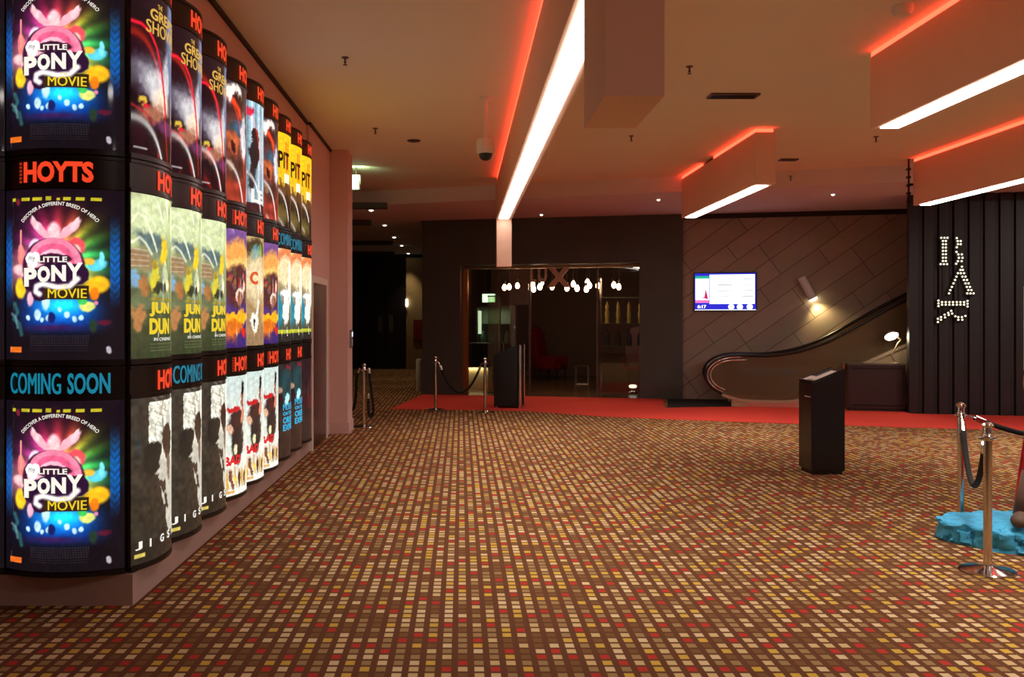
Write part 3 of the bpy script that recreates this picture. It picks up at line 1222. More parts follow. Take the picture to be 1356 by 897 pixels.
def art_party():
    a = Art((226, 224, 206), (196, 210, 204))
    a.ell(.25, .66, .17, .06, (250, 246, 240), .4, .25)
    a.ell(.25, .60, .16, .12, (60, 36, 34), .4)
    a.ell(.40, .80, .045, .09, (150, 100, 76), .4)
    a.ell(.40, .88, .045, .05, (40, 28, 26), .5)
    a.ell(.40, .66, .05, .07, (204, 130, 100), .4)
    a.ell(.12, .56, .05, .05, (215, 170, 140), .5, .6)
    a.ell(.28, .42, .14, .16, (46, 36, 34), .4)
    a.ell(.22, .40, .04, .05, (225, 215, 170), .4)
    a.ell(.2, .73, .12, .03, (190, 30, 34), .5)
    for k in range(7):
        c_ = [(206, 160, 60), (120, 70, 44), (230, 190, 90), (80, 50, 40)][k % 4]
        a.ell(.06 + k * .085, .13, .035, .07, c_, .4)
        a.ell(.06 + k * .085, .19, .02, .018, (214, 166, 130), .4)
    a.rect(0, 1, 0, .05, (232, 230, 220))
    a.rect(.04, .2, .02, .045, (220, 150, 60), .8)
    return a


def art_night():
    a = Art((46, 30, 26), (46, 36, 34))
    a.ell(.3, .75, .3, .2, (36, 62, 66), .9)
    a.ell(.14, .74, .06, .05, (190, 150, 120), .6)
    a.ell(.12, .60, .09, .10, (20, 20, 26), .5)
    a.ell(.36, .62, .10, .05, (150, 215, 220), .6)
    a.ell(.4, .95, .1, .03, (150, 30, 50), .7)
    a.speckle(.2, 8, 10, 5)
    return a


def art_blank():
    a = Art((36, 26, 26), (44, 26, 30))
    a.ell(.4, .6, .12, .2, (90, 40, 40), .9, 0, .6)
    a.speckle(.2, 8, 10, 6)
    return a


def poster_material():
    m = bpy.data.materials.new('backlit_print')
    m.use_nodes = True
    nt = m.node_tree
    bb = nt.nodes['Principled BSDF']
    bb.inputs['Base Color'].default_value = (.01, .01, .01, 1)
    bb.inputs['Roughness'].default_value = .06
    bb.inputs['Specular IOR Level'].default_value = .5
    at = nt.nodes.new('ShaderNodeAttribute')
    at.attribute_name = 'print'
    nt.links.new(at.outputs['Color'], bb.inputs['Emission Color'])
    bb.inputs['Emission Strength'].default_value = 1.25
    return m


M['print'] = poster_material()
LH = 1.165
PZ0, PZ1 = .035, .975            # print within a lightbox


def poster_mesh(name, art, wd, f):
    nu, nv = art.nu, art.nv
    art.speckle(.07, 46, 64, 11)
    art.speckle(.07, 20, 30, 12)
    I = np.clip(art.I, 0, 255) / 255.0
    L = np.where(I <= .04045, I / 12.92, ((I + .055) / 1.055) ** 2.4)
    verts = []
    for j in range(nv):
        z = PZ0 + (PZ1 - PZ0) * j / (nv - 1)
        for i in range(nu):
            verts.append(f((i / (nu - 1) - .5) * wd, z, .003))
    faces = [(j * nu + i, j * nu + i + 1, (j + 1) * nu + i + 1, (j + 1) * nu + i) for j in range(nv - 1) for i in range(nu - 1)]
    me = bpy.data.meshes.new(name)
    me.from_pydata(verts, [], faces)
    at = me.color_attributes.new('print', 'FLOAT_COLOR', 'POINT')
    col = np.ones((nu * nv, 4), np.float32)
    col[:, :3] = L.reshape(-1, 3)
    at.data.foreach_set('color', col.ravel())
    me.polygons.foreach_set('use_smooth', [True] * len(faces))
    me.materials.append(M['print'])
    return me


E_ORANGE = emis('letter_orange', rgb(238, 66, 34), 1.1)
E_TEAL = emis('letter_teal', rgb(18, 120, 146), 1.1)
E_WHITE = emis('letter_white', rgb(246, 240, 228), 1.1)
E_YELLOW = emis('letter_yellow', rgb(232, 200, 40), 1.1)
E_GOLD = emis('letter_gold', rgb(214, 168, 76), 1.1)
E_RED = emis('letter_red', rgb(222, 30, 36), 1.1)
E_CYAN = emis('letter_cyan', rgb(40, 180, 225), 1.1)
E_BLACK = mat('letter_black', (.008, .006, .004), .4)

MESH = {}


def housing_mesh(wd, f, key):
    if key in MESH:
        return MESH[key]
    n_ = 20
    prof = [f((i / n_ - .5) * wd, 0)[:2] for i in range(n_ + 1)]
    outl = prof + [(wd / 2, .010), (-wd / 2, .010)]
    b = BM()
    prism(b, outl, .004, LH - .004)
    # projecting bands at bottom and round the header
    for z0, z1 in ((.004, .03), (.98, 1.0), (LH - .022, LH - .004)):
        o2 = [f((i / n_ - .5) * (wd - .004), 0, .008)[:2] for i in range(n_ + 1)]
        prism(b, o2 + [(wd / 2 - .002, .009), (-wd / 2 + .002, .009)], z0, z1)
    bmesh.ops.recalc_face_normals(b, faces=b.faces[:])
    me = bpy.data.meshes.new('housing')
    b.to_mesh(me)
    b.free()
    for p_ in me.polygons:
        p_.use_smooth = True
    me.set_sharp_from_angle(angle=math.radians(40))
    me.materials.append(M['black'])
    MESH[key] = me
    return me


def header_mesh(kind, wd, f, key, side):
    k = ('hd', kind, key)
    if k in MESH:
        return MESH[k]
    b = BM()
    ff = lambda x, z: f(x, z, .005)
    z0, z1 = 1.012, 1.128
    U = lambda u: (u - .5) * wd
    if kind in ('H', 'HD'):
        u0_, u1_ = (.31, .95) if side else (.20, .78)
        if kind == 'HD':
            u0_, u1_ = .20, .78
        add_text(b, 'HOYTS', U(u0_), U(u1_), z0, z1, ff, .045)
        if not side or kind == 'HD':
            for j in range(6):
                add_text(b, 'oo', U(u0_ - .042), U(u0_ - .018), z0 + j * .02, z0 + j * .02 + .013, ff, .0)
        m_ = E_ORANGE
    else:
        u0_, u1_ = .05, .94
        if not side:
            u0_, u1_ = .06, .90
        add_text(b, 'COMING', U(u0_), U(u0_ + (u1_ - u0_) * .56), z0, z1, ff, .02)
        add_text(b, 'SOON', U(u0_ + (u1_ - u0_) * .62), U(u1_), z0, z1, ff, .03)
        m_ = E_TEAL
    me = bpy.data.meshes.new('header_letters')
    bmesh.ops.recalc_face_normals(b, faces=b.faces[:])
    b.to_mesh(me)
    b.free()
    me.materials.append(m_)
    MESH[k] = me
    return me


# titles printed on the posters: (text, u0, u1, v0, v1, bold, material)
def arc_text(b, s, wd, f, cx, cz, r, a0, a1, h, bold=.02):
    vs, fs = text_geo(s, bold)

    def m_(u, v):
        an = a0 + (a1 - a0) * u
        rr = r + h * v
        return f(cx + rr * math.sin(an), cz + rr * math.cos(an), .006)
    vv = [b.verts.new(m_(u, v)) for u, v in vs]
    for p_ in fs:
        try:
            b.faces.new([vv[i] for i in p_])
        except ValueError:
            pass


TITLES = {
    'burst': [('my', .25, .31, .575, .605, .0, E_BLACK), ('LITTLE', .34, .58, .572, .605, .03, E_WHITE), ('P', .205, .325, .43, .54, .05, E_WHITE),
              ('O', .33, .44, .455, .55, .06, E_WHITE), ('N', .45, .57, .46, .555, .05, E_WHITE), ('Y', .575, .70, .455, .57, .04, E_WHITE),
              ('MOVIE', .42, .73, .362, .418, .012, E_YELLOW), ('THE', .52, .58, .425, .437, .02, E_YELLOW)],
    'circus': [('THE', .31, .39, .925, .955, .02, E_GOLD), ('GREATEST', .20, .97, .845, .915, .03, E_GOLD), ('SHOWMAN', .15, .97, .755, .835, .03, E_GOLD)],
    'jungle': [('JUN', .19, .56, .255, .345, .055, E_YELLOW), ('DUN', .19, .56, .145, .245, .055, E_YELLOW), ('IN CINEMAS', .25, .6, .105, .125, .02, E_WHITE)],
    'mask': [(c_, .04 + k * .155, .04 + k * .155 + (.02 if c_ == 'I' else .07), .085, .135, .03, E_WHITE) for k, c_ in enumerate('JIGSAW')],
    'bars': [('LE', .15, .5, .08, .2, .04, E_WHITE)],
    'yellow': [('PIT', .08, .42, .62, .80, .03, E_BLACK)],
    'sand': [('C', .12, .32, .56, .68, .05, emis('letter_rust', rgb(214, 84, 34), 1.1))],
    'party': [('BAD', .02, .34, .255, .335, .055, E_RED), ('MOMS', .36, .75, .255, .335, .055, E_WHITE)],
    'night': [('MURDER', .2, .75, .50, .57, .01, E_CYAN), ('ON THE', .2, .6, .445, .485, .03, E_CYAN), ('ORIENT', .2, .75, .36, .43, .03, E_CYAN), ('EXPRESS', .2, .8, .28, .35, .03, E_CYAN)],
}
ARTS = {'burst': art_burst, 'circus': art_circus, 'jungle': art_jungle, 'mask': art_mask, 'heroes': art_dark_heroes, 'bars': art_bars,
        'yellow': art_yellow, 'sunset': art_sunset, 'sand': art_sand, 'pale': art_pale, 'party': art_party, 'night': art_night, 'blank': art_blank}


def poster_parts(kind, wd, f, key):
    k = ('po', kind, key)
    if k in MESH:
        return MESH[k]
    pm = poster_mesh('poster', ARTS[kind](), wd - .008, f)
    groups = {}
    U = lambda u: (u - .5) * wd
    Vz = lambda v: PZ0 + (PZ1 - PZ0) * v
    for s, u0_, u1_, v0, v1, bo, m_ in TITLES.get(kind, []):
        bb = groups.setdefault(m_.name, (BM(), m_))[0]
        add_text(bb, s, U(u0_), U(u1_), Vz(v0), Vz(v1), lambda x, z: f(x, z, .006), bo)
    if kind == 'burst':
        bb = groups[E_WHITE.name][0]
        arc_text(bb, 'DISCOVER A DIFFERENT BREED OF HERO', wd, f, 0, .62, .265, -.86, .86, .02, .01)
    tm = []
    for nm, (bb, m_) in groups.items():
        me = bpy.data.meshes.new('title')
        bb.to_mesh(me)
        bb.free()
        me.materials.append(m_)
        tm.append(me)
    MESH[k] = (pm, tm)
    return MESH[k]


def link(name, me, parent):
    o = bpy.data.objects.new(name, me)
    C.objects.link(o)
    o.parent = parent
    return o


def lightbox(loc, rotz, wd, sg, kind, head, label, key, side, group):
    R_ = ((wd / 2) ** 2 + sg * sg) / (2 * sg)
    f = bend(R_, wd, sg)
    t = thing('poster_lightbox', label, 'poster lightbox', loc, rotz, group)
    link('housing', housing_mesh(wd, f, key), t)
    if head:
        link('header_letters', header_mesh(head, wd, f, key, side), t)
    pm, tm = poster_parts(kind, wd, f, key)
    p_ = link('poster', pm, t)
    for m_ in tm:
        link('title', m_, p_)
    return t


rowz = [.18 + LH * 2, .18 + LH, .18]
rown = ['top', 'middle', 'bottom']
ordn = ['first', 'second', 'third', 'fourth', 'fifth', 'sixth', 'seventh', 'eighth', 'ninth']
DESC = {'burst': 'rainbow burst film poster', 'circus': 'maroon circus film poster', 'jungle': 'green jungle film poster with yellow title',
        'mask': 'dark film poster with pale torn patch', 'heroes': 'dark orange-lit film poster', 'bars': 'pale blue striped film poster', 'yellow': 'yellow film poster with black title',
        'sunset': 'purple and orange sunset film poster', 'sand': 'sandy beige film poster with rust letter', 'pale': 'pale cream film poster with teal edge',
        'party': 'light grey film poster with red title', 'night': 'dark film poster with cyan title', 'blank': 'nearly black film poster'}
SIDE = [['circus', 'circus', 'circus', 'heroes', 'bars', 'heroes', 'yellow', 'yellow', 'yellow'],
        ['jungle', 'jungle', 'jungle', 'sunset', 'sand', 'sunset', 'pale', 'pale', 'pale'],
        ['mask', 'mask', 'mask', 'party', 'party', 'party', 'night', 'night', 'blank']]
HEAD = [['H'] * 9, ['H'] * 3 + ['HD', 'H', 'H', 'C', 'C', 'H'], ['H', 'C', 'H', 'HD', 'H', 'HD', 'H', 'H', None]]
for r in range(3):
    for c_ in range(9):
        yc = 5.085 + .65 * (c_ + .5)
        lightbox((-1.858, yc, rowz[r]), PI / 2, .642, .10, SIDE[r][c_], HEAD[r][c_],
                 f'curved lightbox with {DESC[SIDE[r][c_]]}, {rown[r]} row, {ordn[c_]} from the corner', 'side', True, 'poster lightboxes on the left wall')
    for k in range(2):
        xc = -1.876 - .672 * (k + .5)
        hd = ['H', 'H', 'C'][r]
        lb = (f'front-facing curved lightbox with rainbow burst poster in the {rown[r]} row beside the corner' if k == 0 else
              f'front-facing curved lightbox cut off by the left picture edge, {rown[r]} row')
        lightbox((xc, 5.075, rowz[r]), 0, .664, .10, 'burst', hd, lb, 'front', False, 'front-facing poster lightboxes')

# ------------------------------------------------------------------ rope barriers
def stanchion_proto():
    t = thing('barrier_post', '', 'barrier post', (0, 0, 0), 0, 'chrome rope barrier posts')
    b = BM()
    lathe(b, [(0, 0), (.165, 0), (.168, .006), (.16, .014), (.10, .024), (.045, .034), (.03, .04), (0, .04)], 36)
    obj('base', b, M['chrome'], t, smooth=True)
    b = BM()
    lathe(b, [(0, .04), (.0255, .04), (.0255, .87), (0, .87)], 20)
    obj('pole', b, M['chrome'], t, smooth=True)
    b = BM()
    lathe(b, [(0, .835), (.034, .835), (.036, .845), (.036, .862), (.03, .87), (.027, .875), (.027, .915), (.034, .92), (.036, .932), (.03, .943), (.012, .95), (0, .951)], 24)
    for an in range(4):
        m_ = Matrix.Rotation(an * PI / 2, 4, 'Z')
        vs = lathe(b, [(.006, -.008), (.014, -.004), (.014, .004), (.006, .008)], 12, m=m_ @ Matrix.Translation((.045, 0, .85)))
    obj('head', b, M['chrome'], t, smooth=True)
    return t


proto = stanchion_proto()
pos = [(G(1308, 757), 0, 'chrome barrier post standing in front of the blue rock'),
       (Vector((3.93, 7.12, 0)), .4, 'chrome barrier post standing behind the blue rock'),
       (G(482, 566), .2, 'chrome barrier post beside the left column'),
       (Vector((-.445, 16.05, .0)), .1, 'chrome barrier post in front of the dark portal pier'),
       (Vector((.42, 15.65, .0)), .3, 'chrome barrier post beside the chrome-edged podium'),
       (Vector((5.6, 6.9, 0)), 0, 'chrome barrier post beyond the right picture edge')]
posts = []
for i, (p_, rz, lb) in enumerate(pos):
    z = .0065 if i in (3,) else 0
    if i == 0:
        proto.location = (p_.x, p_.y, 0)
        proto.rotation_euler.z = rz
        proto['label'] = lb
        posts.append(proto)
    else:
        posts.append(dup(proto, (p_.x, p_.y, z), rz, lb))


def rope(a, bq, drop, label, pts=None, r=.02):
    t = thing('barrier_rope', label, 'rope', (0, 0, 0), 0, 'black barrier ropes')
    path = pts if pts else sag(a, bq, drop)
    b = BM()
    tube(b, path[1:-1], r, 10)
    obj('cord', b, M['rope'], t, smooth='all')
    for e0, e1 in ((path[0], path[1]), (path[-1], path[-2])):
        b = BM()
        d = (Vector(e1) - Vector(e0)).normalized()
        tube(b, [Vector(e1) - d * .05, Vector(e1) + d * .03], r * 1.15, 10)
        tube(b, [Vector(e0), Vector(e1) - d * .04], .006, 6)
        obj('snap_hook', b, M['chrome'], t, smooth=True)
    return t


def top(i, toward):
    p_ = Vector(posts[i].location)
    d = (Vector(toward) - p_)
    d.z = 0
    d.normalize()
    return p_ + d * .062 + Vector((0, 0, .85))


def rope_between(i, j, drop, label):
    rope(top(i, posts[j].location), top(j, posts[i].location), drop, label)


rope_between(1, 0, .42, 'black rope sagging between the two posts by the blue rock')
rope_between(1, 5, .18, 'black rope running right from the post behind the blue rock')
rope_between(3, 4, .52, 'black rope sagging between the two posts at the lounge entrance')
q = Vector(posts[2].location)
rope(None, None, 0, 'black rope hanging left from the post beside the left column',
     spline([q + Vector((-.075, .02, .85)), q + Vector((-.11, .03, .75)), q + Vector((-.13, .1, .5)), q + Vector((-.18, .25, .27)), q + Vector((-.32, .5, .18)), q + Vector((-.5, .75, .3)), q + Vector((-.55, .8, .5))], 4))
rope(None, None, 0, 'black rope folded in a loop on the post beside the left column',
     spline([q + Vector((.075, -.01, .85)), q + Vector((.09, -.02, .74)), q + Vector((.12, -.03, .5)), q + Vector((.145, -.03, .27)), q + Vector((.11, -.03, .16)), q + Vector((.085, -.06, .19)), q + Vector((.075, -.08, .3)), q + Vector((.075, -.08, .5))], 4))

# ------------------------------------------------------------------ lecterns
t = thing('lectern', 'black lectern with slanted top standing on the brown carpet at right', 'lectern', (3.63, 9.37, 0))
wl, dl = .345, .36
b = BM()
prism(b, [(0, .035), (wl, .035), (wl, 1.085), (0, .945)], 0, dl, 'y')
obj('body', b, M['black'], t, bevel=.006)
b = BM()
box(b, (.02, .02, .012), (wl - .02, dl - .02, .034))
obj('base', b, M['blackmatte'], t)
for x, y in ((.03, .03), (wl - .03, .03), (.03, dl - .03), (wl - .03, dl - .03)):
    b = BM()
    lathe(b, [(0, 0), (.016, 0), (.016, .012), (0, .012)], 12, c=(x, y, 0))
    obj('foot', b, M['dark_metal'], t)
sl_ = .14 / wl
b = BM()
for y0, y1 in ((-.001, .012), (dl - .012, dl + .001)):
    prism(b, [(.0, .948), (wl, 1.088), (wl, 1.10), (.0, .96)], y0, y1, 'y')
prism(b, [(.0, .948), (.014, .9537), (.014, .975), (0, .969)], .012, dl - .012, 'y')
obj('rim', b, M['black'], t)
b = BM()
for k in range(6):
    box(b, (-.003, .05 + k * .024, .795), (-.0005, .065 + k * .024, .803 + .004 * (k % 2)))
lathe(b, [(0, 0), (.007, 0), (.007, .002), (0, .002)], 10, m=Matrix.Translation((-.0005, .035, .799)) @ Matrix.Rotation(-PI / 2, 4, 'Y'))
obj('lettering', b, M['white_plastic'], t)
for k, (x0, x1, y0, y1, lb) in enumerate(((.05, .27, .03, .17, 'white leaflet lying across the lower front of the slanted lectern'), (.03, .12, .2, .32, 'smaller white leaflet lying at the back of the lectern'))):
    b = BM()
    z = lambda x: .945 + x * sl_ + .002
    prism(b, [(x0, z(x0)), (x1, z(x1)), (x1, z(x1) + .012), (x0, z(x0) + .012)], y0, y1, 'y')
    tag(obj('leaflet', b, M['paper'], loc=(3.63, 9.37, 0)), lb, 'leaflet', 'leaflets on the lectern')

pv = Vector((1.06, 16.33, 0))
t = thing('podium', 'black podium with chrome edge posts standing on the red carpet by the lounge', 'podium', pv + Vector((0, 0, .0065)), -TB)
wl, dl = .47, .52
b = BM()
prism(b, [(-wl, .03), (-.035, .03), (-.035, 1.13), (-.16, 1.10), (-wl, .95)], 0.0, dl, 'y')
obj('body', b, M['black'], t, bevel=.005)
b = BM()
box(b, (-.034, .05, .03), (-.01, dl - .06, .80))
obj('side_panel', b, M['blackmatte'], t)
b = BM()
box(b, (-.03, .05, .805), (-.014, dl - .06, 1.12))
obj('glass_panel', b, M['glass'], t)
for y, r_ in ((.015, .032), (dl - .025, .02)):
    b = BM()
    lathe(b, [(0, .0), (r_ + .012, 0), (r_ + .012, .015), (r_, .02), (r_, 1.135), (r_ * .6, 1.145), (0, 1.147)], 18, c=(-.0 + .005, y, 0))
    obj('edge_post', b, M['chrome'], t, smooth=True)
b = BM()
lathe(b, [(0, 0), (.03, 0), (.03, .03), (0, .03)], 12, c=(-wl + .04, .05, 0))
lathe(b, [(0, 0), (.03, 0), (.03, .03), (0, .03)], 12, c=(-wl + .04, dl - .05, 0))
obj('foot', b, M['chrome'], t)
b = BM()
tube(b, [(-wl + .16, .1, 1.02), (-wl + .16, .1, 1.16), (-wl + .13, .06, 1.2)], .007)
obj('microphone', b, M['steel'], t)

# ------------------------------------------------------------------ escalator
et = thing('escalator', 'escalator with smoky glass balustrades rising right in front of the tile wall', 'escalator', ESC, -TB)


def el(px, py):                                  # picture point -> local (x, z) on the near balustrade plane
    p_ = E(px, py)
    return ((p_.x - ESC.x) / math.cos(TB), p_.z)


hr = [el(*p_) for p_ in [(1205, 394), (1150, 424), (1110, 446), (1085, 457), (1055, 466), (1020, 471), (975, 471), (957, 474), (943, 481), (935, 492), (936, 504), (944, 514), (956, 521)]]
sl2 = math.tan(math.radians(30))
far = (hr[0][0] + 3.0, hr[0][1] + 3.0 * (hr[0][1] - hr[1][1]) / (hr[0][0] - hr[1][0]))
far = (far[0], min(far[1], 3.6))
hr = [far] + hr
hrs = spline([(x, 0, z) for x, z in hr], 5)
deck = [el(*p_) for p_ in [(956, 521), (972, 526), (990, 529), (1050, 529.5), (1075, 519), (1100, 503), (1123, 489), (1190, 459)]]
deck.append((far[0], deck[-1][1] + (far[0] - deck[-1][0]) * (deck[-1][1] - deck[-2][1]) / (deck[-1][0] - deck[-2][0])))
dks = [(v.x, v.z) for v in spline([(x, 0, z) for x, z in deck], 5)]
for k, yy in enumerate((0.0, .98)):
    b = BM()
    tube(b, [(p_.x, yy, p_.z) for p_ in hrs], .042, 10, .7)
    obj('handrail', b, mat('rubber_handrail', rgb(24, 18, 16), .35), et, smooth='all')
    # inner chrome guide under the handrail
    cen = Vector((el(980, 498)[0], 0, el(980, 498)[1]))
    b = BM()
    inner = [Vector((p_.x, yy, p_.z)) + (Vector((cen.x, yy, cen.z)) - Vector((p_.x, yy, p_.z))).normalized() * .085 for p_ in hrs if p_.x < el(1000, 0)[0]]
    tube(b, inner, .018, 8)
    outer = [Vector((p_.x, yy - .035, p_.z)) + (Vector((cen.x, yy, cen.z)) - Vector((p_.x, yy, p_.z))).normalized() * .03 for p_ in hrs if p_.x < el(985, 0)[0]]
    tube(b, outer, .014, 8)
    obj('end_trim', b, M['chrome'], et, smooth='all')
    b = BM()
    top_ = [(p_.x, p_.z - .0) for p_ in hrs]
    prism(b, top_ + dks[1:], yy - .006, yy + .006, 'y')
    bmesh.ops.triangulate(b, faces=b.faces[:])
    obj('balustrade_glass', b, M['esc_glass'], et)
    b = BM()
    for (x0, z0), (x1, z1) in zip(dks, dks[1:]):
        for a_, c2 in ((0, .0),):
            prism(b, [(x0, z0 - .05), (x1, z1 - .05), (x1, z1), (x0, z0)], yy - .10, yy + .10, 'y')
    obj('deck', b, M['cream_metal'], et)
    b = BM()
    base0 = [(x, z - .051) for x, z in dks if x > el(966, 0)[0]]
    zlow = .006
    bl = []
    for x, z in base0:
        bl.append((x, max(zlow, z - .9) if z > 1.0 else zlow))
    for i in range(len(base0) - 1):
        prism(b, [bl[i], bl[i + 1], base0[i + 1], base0[i]], yy - .08, yy + .08, 'y')
    obj('side_cladding', b, M['cream_metal'], et)
    b = BM()
    prism(b, [el(990, 0)[:1] + (.012,), el(1055, 0)[:1] + (.012,), el(1055, 0)[:1] + (el(1050, 531.5)[1],), el(990, 0)[:1] + (el(990, 531.5)[1],)], yy - .095, yy - .0805, 'y')
    obj('kick_panel', b, mat('pinkish_panel', rgb(196, 118, 104), .35), et)
# steps between
x0 = el(1060, 0)[0]
for k in range(8):
    b = BM()
    zz = .03 + max(0, k - 1) * .2
    box(b, (x0 + k * .38, .14, max(.006, zz - .3)), (x0 + k * .38 + .379, .84, zz + .0))
    obj('step', b, M['grey_metal'], et)
b = BM()
box(b, (el(985, 0)[0], .14, .006), (x0 - .005, .84, .025))
obj('comb_plate', b, M['steel'], et)

# ------------------------------------------------------------------ wall screen
a0, a1 = W(920, 411, .06), W(1001, 363, .06)
tw, thh = (Vector((a1.x, a1.y, 0)) - Vector((a0.x, a0.y, 0))).length, .74
tz = W(960, 411, .06).z
tv = thing('wall_screen', 'lit flat screen mounted on the slanted tile wall', 'screen', (a0.x, a0.y, tz), -TB)
b = BM()
box(b, (-.02, -.0, -.02), (tw + .02, .045, thh + .02))
obj('bezel', b, M['black'], tv, bevel=.006)
b = BM()
box(b, (.3, .046, .2), (tw - .3, .059, thh - .2))
obj('bracket', b, M['dark_metal'], tv)


def scr(u0_, u1_, v0, v1, m_, name, d=.001, parent=None):
    b = BM()
    box(b, (u0_ * tw, -d - .001, v0 * thh), (u1_ * tw, -d, v1 * thh))
    return obj(name, b, m_, parent or tv)


sb = scr(0, 1, 0, 1, emis('screen_blue', rgb(30, 34, 190), 1.3), 'display')
scr(.245, .982, .17, .965, emis('screen_white', (.90, .95, 1, 1), 1.7), 'listing_area', .002, sb)
scr(.01, .235, .2, .93, emis('screen_pale', (.8, .95, 1, 1), 1.6), 'picture_area', .002, sb)
scr(.01, .235, .86, .93, emis('screen_teal', rgb(30, 190, 150), 1.0), 'picture_area', .003, sb)
scr(.01, .235, .2, .28, emis('screen_pink', rgb(236, 120, 190), 1.2), 'picture_area', .003, sb)
b = BM()
prism(b, [(.06 * tw, .3 * thh), (.16 * tw, .36 * thh), (.18 * tw, .58 * thh), (.21 * tw, .4 * thh), (.22 * tw, .3 * thh), (.14 * tw, .33 * thh)], -.0055, -.0045, 'y')
obj('picture_shape', b, emis('screen_red', rgb(200, 30, 90), 1.2), sb)
b = BM()
for v, u0_, u1_ in ((.68, .38, .62), (.52, .38, .60), (.36, .42, .56), (.84, .80, .95), (.68, .80, .96), (.52, .80, .96), (.36, .78, .96)):
    box(b, (u0_ * tw, -.0055, v * thh), (u1_ * tw, -.0045, (v + .018) * thh))
obj('listing_text', b, emis('screen_grey', rgb(120, 130, 150), .8), sb)
b = BM()
add_text(b, '6:17', .045 * tw, .19 * tw, .055 * thh, .145 * thh, lambda x, z: (x, -.005, z), .03)
obj('clock_digits', b, emis('screen_digits', (1, 1, 1, 1), 1.8), sb)
b = BM()
for u_ in (.60, .74, .90):
    lathe(b, [(0, 0), (.06, 0), (.06, .001), (0, .001)], 14, m=Matrix.Translation((u_ * tw, -.004, .09 * thh)) @ Matrix.Rotation(PI / 2, 4, 'X'))
box(b, (0, -.0055, 0), (tw, -.0045, .02 * thh))
obj('ticker', b, emis('screen_tick', (.9, .95, 1, 1), 1.4), sb)

# ------------------------------------------------------------------ wall lamp
pa, pb = W(1061, 367, .09), W(1077, 396, .09)
t = thing('wall_lamp', 'pale tilted tube lamp glowing on the slanted tile wall', 'wall lamp', pa)
b = BM()
d = (pb - pa)
tube(b, [Vector((0, 0, 0)), d * .98], .085, 24)
bmesh.ops.delete(b, geom=[f for f in b.faces if len(f.verts) > 4 and f.calc_center_median().length > .2], context='FACES_ONLY')
obj('tube', b, M['white_plastic'], t, smooth=True)
b = BM()
tube(b, [d * .9, d * 1.03, d * 1.07], [.078, .078, .05], 20)
obj('lens', b, emis('lamp_lens', (1, .82, .45, 1), 14), t)
b = BM()
m_ = d * .5
nrm = Vector((-math.sin(TB), -math.cos(TB), 0))
tube(b, [m_ - nrm * .06, m_ - nrm * .088], .04, 12)
obj('mount', b, M['grey_metal'], t)
li = bpy.data.lights.new('wall_lamp_beam', 'SPOT')
li.energy = 55
li.color = (1, .76, .36)
li.spot_size = math.radians(120)
li.spot_blend = .8
li.shadow_soft_size = .06
lo = bpy.data.objects.new('wall_lamp_beam', li)
C.objects.link(lo)
lo.parent = t
lo.location = d * 1.1
lo.rotation_euler = (d + Vector((0, 0, -.1))).to_track_quat('-Z', 'Y').to_euler()

# ------------------------------------------------------------------ desk with lamp by the escalator
da = W(1123, 0, .42, EA)
dk = thing('reception_desk', 'low dark maroon desk in front of the escalator', 'desk', (da.x, da.y, .0065), -TB)
dw = (W(1199, 0, .42, EA) - da).length
b = BM()
box(b, (0, 0, .04), (dw, .30, .80))
obj('body', b, M['maroon'], dk, bevel=.006)
b = BM()
box(b, (-.01, -.012, .801), (dw + .01, .31, .825))
obj('desktop', b, M['grey_metal'], dk, bevel=.004)
b = BM()
box(b, (.03, .03, 0), (dw - .03, .27, .039))
obj('plinth', b, M['blackmatte'], dk)
b = BM()
box(b, (.05, -.012, .09), (dw - .05, -.001, .11))
box(b, (.05, -.012, .74), (dw - .05, -.001, .755))
box(b, (dw - .05, -.012, .09), (dw - .035, -.001, .755))
obj('moulding', b, M['dark_metal'], dk)
b = BM()
lathe(b, [(0, 0), (.045, 0), (.045, .02), (.025, .03), (.025, .80), (.03, .82), (0, .83)], 14, c=(-.06, .05, 0))
obj('corner_post', b, M['steel'], dk, smooth=True)

lb_ = W(1185, 0, .26, EA)
lb_.z = .0065 + .826
dl_ = thing('desk_lamp', 'small jointed desk lamp with bright oval head on the maroon desk', 'desk lamp', lb_, -TB)
b = BM()
lathe(b, [(0, 0), (.09, 0), (.09, .015), (.02, .03), (0, .03)], 20)
obj('base', b, M['cream_metal'], dl_, smooth=True)
b = BM()
tube(b, [(0, 0, .03), (-.06, 0, .14), (.05, 0, .36), (.10, 0, .42)], .013, 8)
obj('arm', b, M['cream_metal'], dl_, smooth='all')
b = BM()
hd = Vector((-.06, -.03, .48))
HM = Matrix.Translation(hd) @ Matrix.Rotation(math.radians(-12), 4, 'Y') @ Matrix.Rotation(math.radians(-38), 4, 'X')
lathe(b, [(.02, .09), (.05, .08), (.105, .03), (.12, .0), (.114, .0), (.03, .075)], 22, m=HM)
tube(b, [HM @ Vector((0, 0, .09)), (.10, 0, .42)], .012, 8)
obj('shade', b, M['cream_metal'], dl_, smooth=True)
b = BM()
lathe(b, [(0, -.025), (.065, -.018), (.110, .002), (.08, .024), (0, .04)], 22, m=HM)
obj('bulb', b, emis('desk_bulb', (1, .88, .62, 1), 30), dl_, smooth=True)

# ------------------------------------------------------------------ BAR sign of bulbs
SCALE = 577 / 90.0


def spx(x, y):
    return 1220 + x / SCALE, 300 + y / SCALE


